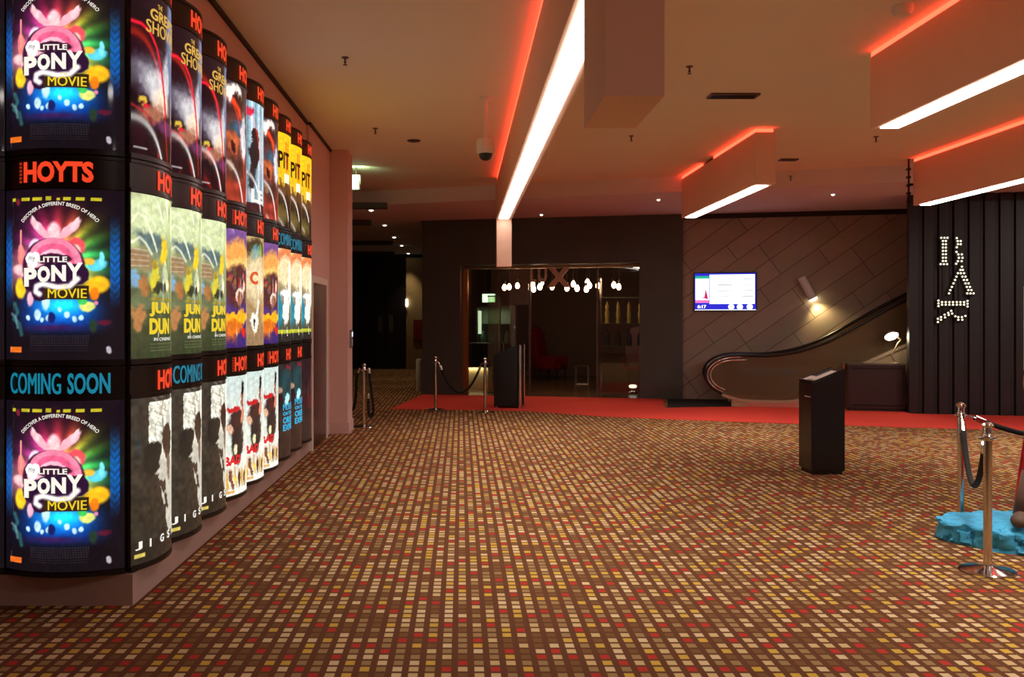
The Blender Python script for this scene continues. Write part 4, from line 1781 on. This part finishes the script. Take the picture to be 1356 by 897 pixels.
bulbs = {'B': [], 'A': [], 'R': []}
Bs = bulbs['B']
Bs += [(168, 97), (195, 97), (220, 97)] + [(x, y) for y in (124, 152, 180, 208, 237, 266, 294) for x in (182, 206)] + [(163, 321), (190, 321), (217, 321)]
Bs += [(299, 100), (306, 125), (332, 125), (309, 152), (332, 152), (299, 178), (297, 217), (312, 238), (342, 238), (317, 267), (348, 267), (309, 296), (340, 296), (294, 317)]
bulbs['A'] += [(343, 342), (330, 370), (350, 370), (309, 398), (333, 398), (361, 398), (296, 427), (347, 427), (373, 427), (285, 455), (360, 455), (386, 455), (272, 484), (373, 484), (399, 484),
               (258, 514), (384, 514), (411, 514), (244, 541), (397, 541), (423, 541), (234, 569), (388, 569), (415, 569), (442, 569)]
bulbs['R'] += [(144, 630), (144, 654), (144, 677)] + [(x, y) for x in (174, 205, 236, 267, 299, 330, 361) for y in (643, 665)] + [(390, 633), (390, 656), (390, 680)]
bulbs['R'] += [(139, 784), (139, 812), (165, 770), (165, 793), (196, 750), (200, 773), (227, 734), (230, 752), (252, 717), (260, 740), (287, 763), (312, 770), (312, 793), (343, 770), (346, 793), (372, 760)]
so = R(1262, 0, .07)
so.z = R(1262, 430, .07).z
sign = thing('letter_sign', 'black wall sign spelling BAR in rows of small lit bulbs', 'sign', so, -TB)
bm0 = BM()
bmesh.ops.create_icosphere(bm0, subdivisions=2, radius=.0155)
bulbme = bpy.data.meshes.new('bulb')
bm0.to_mesh(bulbme)
bm0.free()
bulbme.materials.append(M['barbulb'])


def sloc(x, y):
    p_ = R(*spx(x, y), .07) - so
    return ((p_.x * math.cos(TB) - p_.y * math.sin(TB)), p_.z)


for L_, pts in bulbs.items():
    b = BM()
    vs = [sloc(*p_) for p_ in pts]
    for x, z in vs:                              # trough plates behind every bulb form the letter body
        box(b, (x - .03, .0, z - .03), (x + .03, .03 + .0007 * (int((x - z) * 1000) % 9), z + .03))
    lt = obj('letter', b, M['black'], sign)
    for x, z in vs:
        o = bpy.data.objects.new('bulb', bulbme)
        C.objects.link(o)
        o.parent = lt
        o.location = (x, -.016, z)
b = BM()
z0, z1 = sloc(0, 820)[1], sloc(0, 90)[1]
for x in (sloc(195, 0)[0], sloc(330, 0)[0]):
    box(b, (x - .015, .04, z0), (x + .015, .057, z1))
obj('mounting_bar', b, M['dark_metal'], sign)

# ------------------------------------------------------------------ lounge interior
def LW(px, py, v):
    """point at depth v behind the back wall plane"""
    return W(px, py, -v)


# glass front with mullions
gz = ztop - .001
gf = thing('glass_front', 'glazed front with slim metal mullions across the lounge entrance', 'glazing', FBO + Vector((0, 0, .007)), -TB)
mu = [ub(611), ub(697, -.35), ub(786, -.35), ub(847)]
for k in range(3):
    if k == 1:
        continue                                  # the open way in
    b = BM()
    box(b, (mu[k] + .03, .33, .02), (mu[k + 1] - .03, .342, gz - .08))
    obj('pane', b, M['glass'], gf)
for k in (1, 2):
    b = BM()
    box(b, (mu[k] - .02, .30, .0), (mu[k] + .02, .37, gz - .07))
    obj('mullion', b, M['grey_metal'], gf)
b = BM()
box(b, (mu[0] + .002, .29, gz - .07), (mu[3] - .002, .38, gz - .012))
obj('head_rail', b, mat('bronze', rgb(150, 112, 84), .35, .7), gf)
b = BM()
box(b, (mu[0] + .002, .15, .0), (mu[0] + .10, .28, gz - .08))
obj('copper_jamb', b, mat('copper', rgb(190, 120, 66), .3, .8), gf)

# LUX lettering hanging behind the rail
lx = thing('lounge_sign', 'brown LUX letters with an oversized X above the lounge entrance', 'sign', LW(700, 378, .2), -TB)
lo_ = lx.location


def lux(name, s, px0, px1, py0, py1, bold):
    x0_ = (LW(px0, 0, .2) - lo_).x / math.cos(TB)
    x1_ = (LW(px1, 0, .2) - lo_).x / math.cos(TB)
    z0_ = LW(px0, py1, .2).z - lo_.z
    z1_ = LW(px0, py0, .2).z - lo_.z
    b = BM()
    add_text(b, s, x0_, x1_, z0_, z1_, lambda x, z: (x, 0, z), bold)
    r_ = bmesh.ops.extrude_face_region(b, geom=b.faces[:])
    bmesh.ops.translate(b, vec=(0, .03, 0), verts=[v for v in r_['geom'] if isinstance(v, bmesh.types.BMVert)])
    obj(name, b, mat('lux_letter', rgb(205, 168, 140), .45), lx)


lux('letter', 'L', 702, 710, 356, 374, .03)
lux('letter', 'U', 712, 724, 356, 374, .03)
lux('letter', 'X', 724, 756, 354, 381, .05)

# pendant bulbs
pz = [(410, 322), (430, 320), (465, 315), (530, 310), (534, 330), (560, 320), (567, 303), (612, 320), (675, 325), (702, 308), (718, 326), (762, 300), (771, 314), (757, 330), (806, 315), (874, 312), (895, 320)]
bp_ = None
bnames = ['far left', 'left-hand', 'third from left', 'fourth from left', 'fifth from left', 'sixth from left', 'seventh from left', 'eighth from left', 'ninth from left', 'tenth from left',
          'eleventh from left', 'twelfth from left', 'thirteenth from left', 'fifth from right', 'third from right', 'next to last on the right', 'last on the right']
order = sorted(range(len(pz)), key=lambda i: pz[i][0])
rk = {i: r_ for r_, i in enumerate(order)}
num = ['first', 'second', 'third', 'fourth', 'fifth', 'sixth', 'seventh', 'eighth', 'ninth', 'tenth', 'eleventh', 'twelfth', 'thirteenth', 'fourteenth', 'fifteenth', 'sixteenth', 'last']
for i, (x, y) in enumerate(pz):
    v = 1.0 + .28 * ((i * 7) % 5)
    p_ = LW(540 + x / 3.2025, 280 + y / 3.2025, v)
    lbl = f'glowing pendant bulb in the lounge, {num[rk[i]]} from the left'
    t = thing('pendant_bulb', lbl, 'pendant lamp', p_, 0, 'pendant bulbs in the lounge')
    if bp_ is None:
        b = BM()
        lathe(b, [(0, -.075), (.03, -.065), (.05, -.03), (.052, 0), (.04, .035), (.022, .06), (.018, .07), (0, .07)], 14)
        bme = obj('bulb', b, M['bulb'], t, smooth=True)
        b = BM()
        lathe(b, [(0, .071), (.024, .071), (.026, .13), (.01, .15), (0, .15)], 12)
        sme = obj('socket', b, M['dark_metal'], t, smooth=True)
        bp_ = (bme.data, sme.data)
    else:
        link('bulb', bp_[0], t)
        link('socket', bp_[1], t)
    b = BM()
    tube(b, [(0, 0, .15), (0, 0, 3.2 - p_.z - .001)], .005, 6)
    obj('cord', b, M['blackmatte'], t)

# bright ceiling strips on the right of the lounge
for k, (xa, ya, xb, yb, va, vb) in enumerate(((812, 348, 836, 352.5, .9, 1.9), (838, 352.6, 848, 354.6, 2.0, 2.5))):
    A_, B_ = LW(xa, ya, va), LW(xb, yb, vb)
    t = thing('ceiling_light', ('longer' if k == 0 else 'shorter') + ' bright strip light high on the right side of the lounge', 'strip light', A_, 0, 'lounge strip lights')
    b = BM()
    tube(b, [(0, 0, 0), B_ - A_], .028, 8)
    obj('tube', b, emis('lounge_strip', (1, .88, .72, 1), 2.5), t)
    b = BM()
    tube(b, [(0, 0, .055), B_ - A_ + Vector((0, 0, .055))], .02, 6)
    for f_ in (.15, .85):
        q_ = (B_ - A_) * f_
        tube(b, [q_ + Vector((0, 0, .05)), q_ + Vector((0, 0, 3.2 - A_.z - q_.z - .001))], .006, 6)
    obj('hanger', b, M['dark_metal'], t)

# lounge exit sign
p = LW(647, 401, 2.6)
exit_sign((p.x, p.y, p.z), .33, .22, 'lit green exit sign inside the lounge', -TB, 3.2 - p.z - .22)


# red lounge chairs
def chair(loc, rz, label, first=[None]):
    if first[0] is None:
        t = thing('lounge_chair', label, 'chair', loc, rz, 'red lounge chairs')
        b = BM()
        box(b, (-.30, -.32, .30), (.30, .30, .48))
        obj('seat', b, M['redchair'], t, bevel=.05, smooth=True)
        b = BM()
        pr = [(-.31, .35), (.31, .35), (.33, .85), (.28, 1.2), (.18, 1.38), (0, 1.43), (-.18, 1.38), (-.28, 1.2), (-.33, .85)]
        vs = prism(b, pr, .26, .42, 'y')
        for v in vs:
            v.co.y += (v.co.z - .35) * .14
        obj('backrest', b, M['redchair'], t, bevel=.03, smooth=True)
        for sx in (-1, 1):
            b = BM()
            box(b, (sx * .36 - .05, -.25, .30), (sx * .36 + .05, .30, .64))
            obj('armrest', b, M['redchair'], t, bevel=.03, smooth=True)
        for sx, sy in ((-1, -1), (1, -1), (-1, 1), (1, 1)):
            b = BM()
            lathe(b, [(0, 0), (.015, 0), (.024, .30), (0, .30)], 10, c=(sx * .25, sy * .24, 0))
            obj('leg', b, M['dark_metal'], t)
        first[0] = t
        return t
    return dup(first[0], loc, rz, label)


def lfloor(px, v):
    p_ = LW(px, 0, v)
    return Vector((p_.x, p_.y, .007))


chair(lfloor(732, 5.0), math.radians(58), 'red high-backed chair seen through the middle of the lounge entrance')
chair(lfloor(845, 4.6), math.radians(-12), 'red chair behind the glass at the right of the lounge')

t = thing('side_table', 'small open wire-frame side table in the lounge', 'table', lfloor(771, 3.4), -TB)
b = BM()
box(b, (-.16, -.16, .46), (.16, .16, .48))
obj('tabletop', b, mat('table_top', rgb(96, 74, 60), .3), t)
for sx in (-1, 1):
    for sy in (-1, 1):
        b = BM()
        tube(b, [(sx * .15, sy * .15, 0), (sx * .15, sy * .15, .459)], .011, 6)
        obj('leg', b, M['steel'], t)
b = BM()
for sx in (-1, 1):
    tube(b, [(sx * .15, -.14, .02), (sx * .15, .14, .02)], .009, 6)
    tube(b, [(-.14, sx * .15, .02), (.14, sx * .15, .02)], .009, 6)
obj('lower_rail', b, M['steel'], t)

# display cabinet with bottles on the right
v0 = 1.5
c0, c1 = LW(795, 0, v0), LW(856, 0, v0)
cw = (Vector((c1.x, c1.y)) - Vector((c0.x, c0.y))).length
cab = thing('display_cabinet', 'open display rack of glass shelves on the right of the lounge', 'shelf unit', (c0.x, c0.y, .007), -TB)
shz = [.62, 1.02, 1.52, 2.10]
for x in (0, cw):
    for y in (0, .32):
        b = BM()
        tube(b, [(x, y, 0), (x, y, 2.55)], .014, 8)
        obj('upright', b, M['steel'], cab)
for z in shz:
    b = BM()
    box(b, (-.01, -.01, z - .012), (cw + .01, .33, z))
    obj('shelf', b, mat('shelf_glass_green', rgb(110, 120, 96), .15), cab)


def bottle_mesh(k):
    b = BM()
    if k == 0:
        lathe(b, [(0, 0), (.05, 0), (.055, .02), (.04, .10), (.055, .2), (.035, .30), (.045, .38), (.02, .44), (.02, .48), (0, .48)], 14)
        m_ = mat('pale_gold_glass', rgb(200, 190, 120), .2)
    elif k == 1:
        lathe(b, [(0, 0), (.055, 0), (.06, .02), (.06, .20), (.05, .25), (.02, .29), (.02, .36), (.024, .37), (0, .37)], 14)
        m_ = mat('dark_blue_glass', rgb(34, 40, 70), .1)
    else:
        lathe(b, [(0, 0), (.06, 0), (.075, .05), (.07, .16), (.03, .24), (.028, .30), (0, .30)], 14)
        m_ = mat('green_white_glass', rgb(140, 190, 165), .2)
    o = obj('bottle', b, m_, smooth=True)
    return o


wh = {0: ('pale gold twisted bottle', 2), 1: ('dark blue bottle', 1)}
for kind, (ds, si) in wh.items():
    o0 = bottle_mesh(kind)
    for k in range(4):
        o = o0 if k == 0 else o0.copy()
        if k:
            C.objects.link(o)
        x = cw * (.14 + .24 * k)
        q_ = Vector((x, .16, shz[si] + .0075))
        o.location = Vector((c0.x, c0.y, .0)) + Matrix.Rotation(-TB, 3, 'Z') @ q_
        tag(o, f"{ds}, {['leftmost', 'second', 'third', 'rightmost'][k]} on its shelf of the display rack", 'bottle', ds + 's on the display rack')
# area light without a fitting, aimed down at the rack
li = bpy.data.lights.new('rack_light', 'AREA')
li.shape = 'RECTANGLE'
li.size, li.size_y, li.energy, li.color = cw, .05, 7, (1, .92, .7)
lo = bpy.data.objects.new('rack_light', li)
C.objects.link(lo)
lo.parent = cab
lo.location = (cw / 2, -.05, 2.5)
lo.rotation_euler = (math.radians(18), 0, 0)

# left counter with lit glass case
v1 = 1.6
k0 = LW(606, 0, v1)
k1 = LW(646, 0, v1)
kw = (Vector((k1.x, k1.y)) - Vector((k0.x, k0.y))).length
ct = thing('bar_counter', 'dark counter with a lit cream base at the left of the lounge', 'counter', (k0.x, k0.y, .007), -TB)
b = BM()
box(b, (0, 0, .50), (kw, .6, 1.02))
obj('body', b, M['black'], ct)
b = BM()
box(b, (-.0, -.04, 1.021), (kw + .02, .62, 1.06))
obj('worktop', b, M['grey_metal'], ct)
b = BM()
box(b, (0, .06, 0), (kw, .58, .499))
obj('base', b, mat('lit_cream_panel', rgb(205, 185, 140), .5), ct)
li = bpy.data.lights.new('counter_underlight', 'AREA')
li.shape = 'RECTANGLE'
li.size, li.size_y, li.energy, li.color = kw * .9, .03, 2.2, (1, .85, .5)
lo = bpy.data.objects.new('counter_underlight', li)
C.objects.link(lo)
lo.parent = ct
lo.location = (kw / 2, .03, .49)

gc = LW(630, 0, 2.9)
g1 = LW(677, 0, 2.9)
gw = (Vector((g1.x, g1.y)) - Vector((gc.x, gc.y))).length
fr_ = thing('drinks_fridge', 'glass-fronted drinks fridge with a white light tube at the left of the lounge', 'fridge', (gc.x, gc.y, .007), -TB)
b = BM()
for lo3, hi3 in (((0, .04, .05), (.03, .6, 1.95)), ((gw - .03, .04, .05), (gw, .6, 1.95)), ((.03, .04, 1.9), (gw - .03, .6, 1.95)), ((.03, .04, .05), (gw - .03, .6, .12)), ((.03, .57, .12), (gw - .03, .6, 1.9))):
    box(b, lo3, hi3)
obj('cabinet', b, mat('fridge_grey', rgb(110, 118, 104), .5), fr_)
b = BM()
box(b, (0, .02, .05), (gw, .035, 1.95))
obj('glass_door', b, M['glass'], fr_)
b = BM()
tube(b, [(gw * .55, -.02, .7), (gw * .55, -.02, 1.3)], .012)
obj('door_handle', b, M['steel'], fr_)
b = BM()
box(b, (.05, .05, 1.25), (.13, .07, 1.82))
obj('light_tube', b, emis('fridge_light', (.72, .95, .72, 1), 1.6), fr_)
for z in (.6, 1.02, 1.5):
    b = BM()
    box(b, (.031, .08, z - .01), (gw - .031, .56, z))
    obj('shelf', b, M['steel'], fr_)
b = BM()
box(b, (.02, .05, 0), (gw - .02, .55, .049))
obj('base', b, M['blackmatte'], fr_)
o0 = bottle_mesh(2)
nb = 4
for k in range(nb):
    o = o0 if k == 0 else o0.copy()
    if k:
        C.objects.link(o)
    q_ = Vector((gw * (.16 + .225 * k), .2, 1.021 + .007))
    o.location = Vector((gc.x, gc.y, 0)) + Matrix.Rotation(-TB, 3, 'Z') @ q_
    tag(o, f"green-white bottle in the drinks fridge, {['leftmost', 'second', 'third', 'rightmost'][k]} of four", 'bottle', 'bottles in the drinks fridge')
li = bpy.data.lights.new('fridge_lamp', 'AREA')
li.shape = 'RECTANGLE'
li.size, li.size_y, li.energy, li.color = .5, .1, 5, (.75, 1, .75)
lo = bpy.data.objects.new('fridge_lamp', li)
C.objects.link(lo)
lo.parent = fr_
lo.location = (gw / 2, .15, 1.88)

# glass door leaf standing open
dp = LW(646, 0, .5)
gd = thing('glass_door', 'frosted glass door leaf standing open at the left of the lounge entrance', 'door', (dp.x, dp.y, .007), -TB + math.radians(8))
b = BM()
box(b, (0, 0, .02), (.26, .012, 2.1))
obj('pane', b, glass('frosted_glass', (.66, .70, .58, 1), .06, .3), gd)
b = BM()
box(b, (-.01, -.01, 0), (.27, .022, .019))
box(b, (-.01, -.01, 2.101), (.27, .022, 2.13))
box(b, (.261, -.008, .02), (.285, .02, 2.1))
obj('frame', b, M['grey_metal'], gd)

# bright object on the lounge floor, its brightness set as emission on the top
p = lfloor(838, 1.0)
t = thing('bright_floor_object', 'small bright glossy object standing on the floor at the right of the lounge', 'lamp', p, 0)
b = BM()
lathe(b, [(0, 0), (.10, 0), (.11, .02), (.09, .05), (.03, .07), (.03, .12), (0, .12)], 18)
obj('base', b, M['chrome'], t, smooth=True)
b = BM()
lathe(b, [(0, .121), (.07, .125), (.09, .16), (.07, .19), (0, .2)], 16)
obj('lens', b, emis('bright_object_glow', (1, .93, .8, 1), 1.6), t, smooth=True)

# ------------------------------------------------------------------ blue rock and caped figure at the right edge
ol = [(3.52, 6.72), (3.50, 6.58), (3.60, 6.40), (3.68, 6.24), (3.85, 6.13), (4.1, 6.06), (4.35, 6.0), (4.7, 5.98), (5.0, 6.1), (5.15, 6.4), (5.1, 6.75), (4.8, 6.92), (4.4, 6.95), (4.05, 6.93), (3.8, 6.88), (3.62, 6.80)]
b = BM()
cx_, cy_ = 4.3, 6.5
dense = [(v.x, v.y) for v in spline([(x, y, 0) for x, y in ol + ol[:1]], 14)][:-1]
rings = []
lev = [(1.0, .0), (1.01, .022), (1.0, .045), (.99, .066), (.985, .088), (1.0, .106), (1.005, .122), (1.0, .134), (.985, .143), (.955, .149), (.91, .151), (.85, .152), (.78, .152), (.7, .152), (.6, .152), (.48, .152), (.34, .152), (.18, .152)]
for s, z in lev:
    rg = []
    for x, y in dense:
        p_ = Vector((cx_ + (x - cx_) * s, cy_ + (y - cy_) * s, z))
        q0 = p_.copy()
        d_ = Vector((p_.x - cx_, p_.y - cy_, 0)).normalized()
        if z > 0:
            crack = max(0, .12 - abs(noise.noise(q0 * 6.5))) * .35
            n1 = noise.noise(q0 * 8.0) * .04 + noise.noise(q0 * 21) * .026 + noise.noise(q0 * 45) * .012 - crack
            p_ += d_ * n1 * (1 if s > .9 else .25)
            if z > .1:
                p_.z += noise.noise(q0 * 5 + Vector((4, 1, 2))) * .016 + noise.noise(q0 * 17) * .014 + noise.noise(q0 * 40) * .007 - crack * .5
        rg.append(b.verts.new(p_))
    rings.append(rg)
for a_, c_ in zip(rings, rings[1:]):
    for i in range(len(a_)):
        j = (i + 1) % len(a_)
        b.faces.new((a_[i], a_[j], c_[j], c_[i]))
b.faces.new(rings[0][::-1])
b.faces.new(rings[-1])
rock = obj('rock_base', b, mat('teal_paint', rgb(66, 176, 232), .6, var=.45, scale=13, bump=1.0), smooth=True)
tag(rock, 'turquoise painted rough rock base on the carpet at the right edge', 'rock base')

# statue (only its edge reaches into the picture)
st = thing('statue', 'caped statue in red standing on the turquoise rock at the right edge', 'statue', (4.41, 6.42, .172), 0)
me = bpy.data.meshes.new('body')
jo = {'pel': ((0, 0, .95), .15), 'wa': ((0, 0, 1.12), .135), 'ch': ((0, 0.0, 1.34), .165), 'nk': ((0, 0, 1.5), .06), 'hd0': ((0, -.01, 1.58), .075), 'hd1': ((0, -.02, 1.68), .095), 'hd2': ((0, -.015, 1.77), .08),
      'shL': ((-.2, 0, 1.43), .075), 'elL': ((-.38, -.06, 1.2), .052), 'wrL': ((-.47, -.14, 1.03), .034), 'haL': ((-.5, -.16, .98), .036),
      'shR': ((.2, 0, 1.43), .075), 'elR': ((.3, .02, 1.14), .052), 'wrR': ((.32, -.1, .93), .034), 'haR': ((.32, -.12, .86), .036),
      'hiL': ((-.11, 0, .9), .105), 'knL': ((-.32, -.10, .5), .072), 'anL': ((-.50, -.12, .09), .045), 'toL': ((-.58, -.20, .04), .035),
      'hiR': ((.11, 0, .9), .105), 'knR': ((.13, -.02, .5), .072), 'anR': ((.15, .02, .09), .045), 'toR': ((.18, -.13, .04), .04)}
nm = list(jo)
ed = [('pel', 'wa'), ('wa', 'ch'), ('ch', 'nk'), ('nk', 'hd0'), ('hd0', 'hd1'), ('hd1', 'hd2'), ('ch', 'shL'), ('shL', 'elL'), ('elL', 'wrL'), ('wrL', 'haL'), ('ch', 'shR'), ('shR', 'elR'), ('elR', 'wrR'), ('wrR', 'haR'),
      ('pel', 'hiL'), ('hiL', 'knL'), ('knL', 'anL'), ('anL', 'toL'), ('pel', 'hiR'), ('hiR', 'knR'), ('knR', 'anR'), ('anR', 'toR')]
V_ = [jo[k][0] for k in nm]
Rr = [jo[k][1] for k in nm]
Ee = [(nm.index(a_), nm.index(c_)) for a_, c_ in ed]
for side, hk in ((-1, 'haL'), (1, 'haR')):       # fingers
    h_ = Vector(jo[hk][0])
    for f_ in range(5):
        yo = -.035 + f_ * .018
        ln = (.045, .07, .078, .072, .055)[f_]
        base = h_ + Vector((side * .0, yo, -.01))
        q1 = base + Vector((side * -.015 if f_ else side * .02, -.012 if f_ == 0 else 0, -ln * .55))
        q2 = q1 + Vector((-side * .03, 0, -ln * .35))
        i0 = len(V_)
        V_ += [tuple(q1), tuple(q2)]
        Rr += [.010, .008]
        Ee += [(nm.index(hk), i0), (i0, i0 + 1)]
me.from_pydata(V_, Ee, [])
so_ = bpy.data.objects.new('tmp', me)
C.objects.link(so_)
md = so_.modifiers.new('Skin', 'SKIN')
sv = me.skin_vertices[0].data
for i, r_ in enumerate(Rr):
    sv[i].radius = (r_, r_)
    sv[i].use_root = (i == 0)
so_.modifiers.new('Sub', 'SUBSURF').levels = 2
dg = bpy.context.evaluated_depsgraph_get()
dg.update()
bme = bpy.data.meshes.new_from_object(so_.evaluated_get(dg))
bpy.data.objects.remove(so_)
bme.name = 'body'
bme.materials.clear()
bme.materials.append(mat('statue_skin', rgb(170, 112, 84), .5))
for p_ in bme.polygons:
    p_.use_smooth = True
    p_.material_index = 0
link('body', bme, st)
b = BM()
n_ = 40
rg0 = []
for z, r_, k_ in ((1.47, .19, .02), (1.36, .25, .03), (1.1, .30, .04), (.75, .33, .05), (.4, .37, .07), (.1, .40, .09)):
    rg = []
    for i in range(n_ + 1):
        an = -.35 + (PI + .7) * i / n_
        rr = r_ + k_ * .6 * math.sin(i * 1.3)
        rg.append(b.verts.new((rr * math.cos(an) * .95, rr * math.sin(an) * .75 + .03, z)))
    rg0.append(rg)
for a_, c_ in zip(rg0, rg0[1:]):
    for i in range(n_):
        b.faces.new((a_[i], a_[i + 1], c_[i + 1], c_[i]))
r_ = bmesh.ops.solidify(b, geom=b.faces[:], thickness=.012)
obj('cape', b, mat('red_cloth', rgb(206, 30, 34), .6), st, smooth='all')
b = BM()
lathe(b, [(0, .80), (.23, .72), (.20, 1.0), (.17, 1.12), (.2, 1.3), (.2, 1.44), (.1, 1.5), (0, 1.5)], 28)
for v in b.verts:
    v.co.y *= .72
obj('tunic', b, mat('dark_tunic', rgb(60, 50, 54), .6), st, smooth='all')
b = BM()
bmesh.ops.create_icosphere(b, subdivisions=3, radius=.112, matrix=Matrix.Translation((0, .012, 1.735)))
for v in b.verts:
    if v.co.y < -.05:
        v.co.y = -.05
    v.co.z += .012 * noise.noise(v.co * 20)
obj('hair', b, mat('brown_hair', rgb(90, 60, 36), .7), st, smooth='all')
for sx, cxx, cyy in ((-1, -.50, -.16), (1, .16, -.03)):
    b = BM()
    if sx < 0:
        tube(b, [(-.41, -.11, .36), (-.47, -.12, .18), (-.50, -.12, .06)], [.08, .07, .065], 14)
        tube(b, [(-.44, -.08, .052), (-.52, -.15, .055), (-.58, -.21, .05), (-.62, -.25, .04)], [.058, .064, .058, .035], 14, .85)
    else:
        tube(b, [(.14, .04, .36), (.16, .04, .12), (.16, .03, .06)], [.08, .07, .065], 14)
        tube(b, [(.155, .06, .05), (.17, -.06, .055), (.18, -.14, .05), (.185, -.19, .04)], [.056, .062, .056, .035], 14, .85)
    obj('boot', b, mat('brown_boot', rgb(92, 66, 50), .6), st, smooth='all')
b = BM()
tube(b, [(-.505, -.17, .84), (-.505, -.17, 1.0), (-.505, -.17, 1.08)], .016, 8)
box(b, (-.521, -.182, 1.08), (-.489, -.158, 1.66))
obj('staff', b, mat('pale_blade', rgb(190, 205, 205), .3, .5), st)
# face: eyes, nose, mouth
b = BM()
for sx in (-1, 1):
    bmesh.ops.create_icosphere(b, subdivisions=2, radius=.014, matrix=Matrix.Translation((sx * .035, -.105, 1.69)))
bmesh.ops.create_icosphere(b, subdivisions=2, radius=.016, matrix=Matrix.Translation((0, -.118, 1.662)))
tube(b, [(-.028, -.098, 1.622), (0, -.104, 1.62), (.028, -.098, 1.622)], .006, 6)
for sx in (-1, 1):
    bmesh.ops.create_icosphere(b, subdivisions=2, radius=.022, matrix=Matrix.Translation((sx * .098, -.01, 1.68)))
obj('face', b, mat('statue_face', rgb(150, 96, 74), .5), st, smooth='all')

# ------------------------------------------------------------------ light, camera, view
w = bpy.data.worlds.new('World')
bpy.context.scene.world = w
w.use_nodes = True
w.node_tree.nodes['Background'].inputs[0].default_value = (.5, .35, .25, 1)
w.node_tree.nodes['Background'].inputs[1].default_value = .02

# unseen fill lamps added under the ceiling to brighten the foyer
for k, (x, y) in enumerate(((0.5, 1.0), (5.5, 1.5), (9.0, 4.5), (3.0, -2.0), (9.5, 10.0))):
    li = bpy.data.lights.new('fill_light', 'AREA')
    li.shape = 'DISK'
    li.size = .5
    li.energy = (9, 85, 110, 14, 120)[k]
    li.color = (1, .90, .84)
    lo = bpy.data.objects.new('fill_light', li)
    C.objects.link(lo)
    lo.location = (x, y, ZC - .03)

cam = bpy.data.cameras.new('Camera')
co = bpy.data.objects.new('Camera', cam)
C.objects.link(co)
co.location = (0, 0, H)
co.rotation_euler = (PI / 2, 0, 0)
cam.sensor_width = 36
cam.lens = 36 * F / 1356
cam.shift_x = (678 - VX) / 1356
cam.shift_y = -(448.5 - VY) / 1356
cam.clip_end = 100
sc = bpy.context.scene
sc.camera = co
sc.view_settings.view_transform = 'Standard'
sc.view_settings.look = 'None'
sc.view_settings.exposure = 0.0
sc.view_settings.gamma = 1.0
sc.view_settings.use_curve_mapping = False
sc.cycles.use_denoising = True
sc.cycles.max_bounces = 8
sc.cycles.diffuse_bounces = 5
sc.cycles.sample_clamp_indirect = 6.0
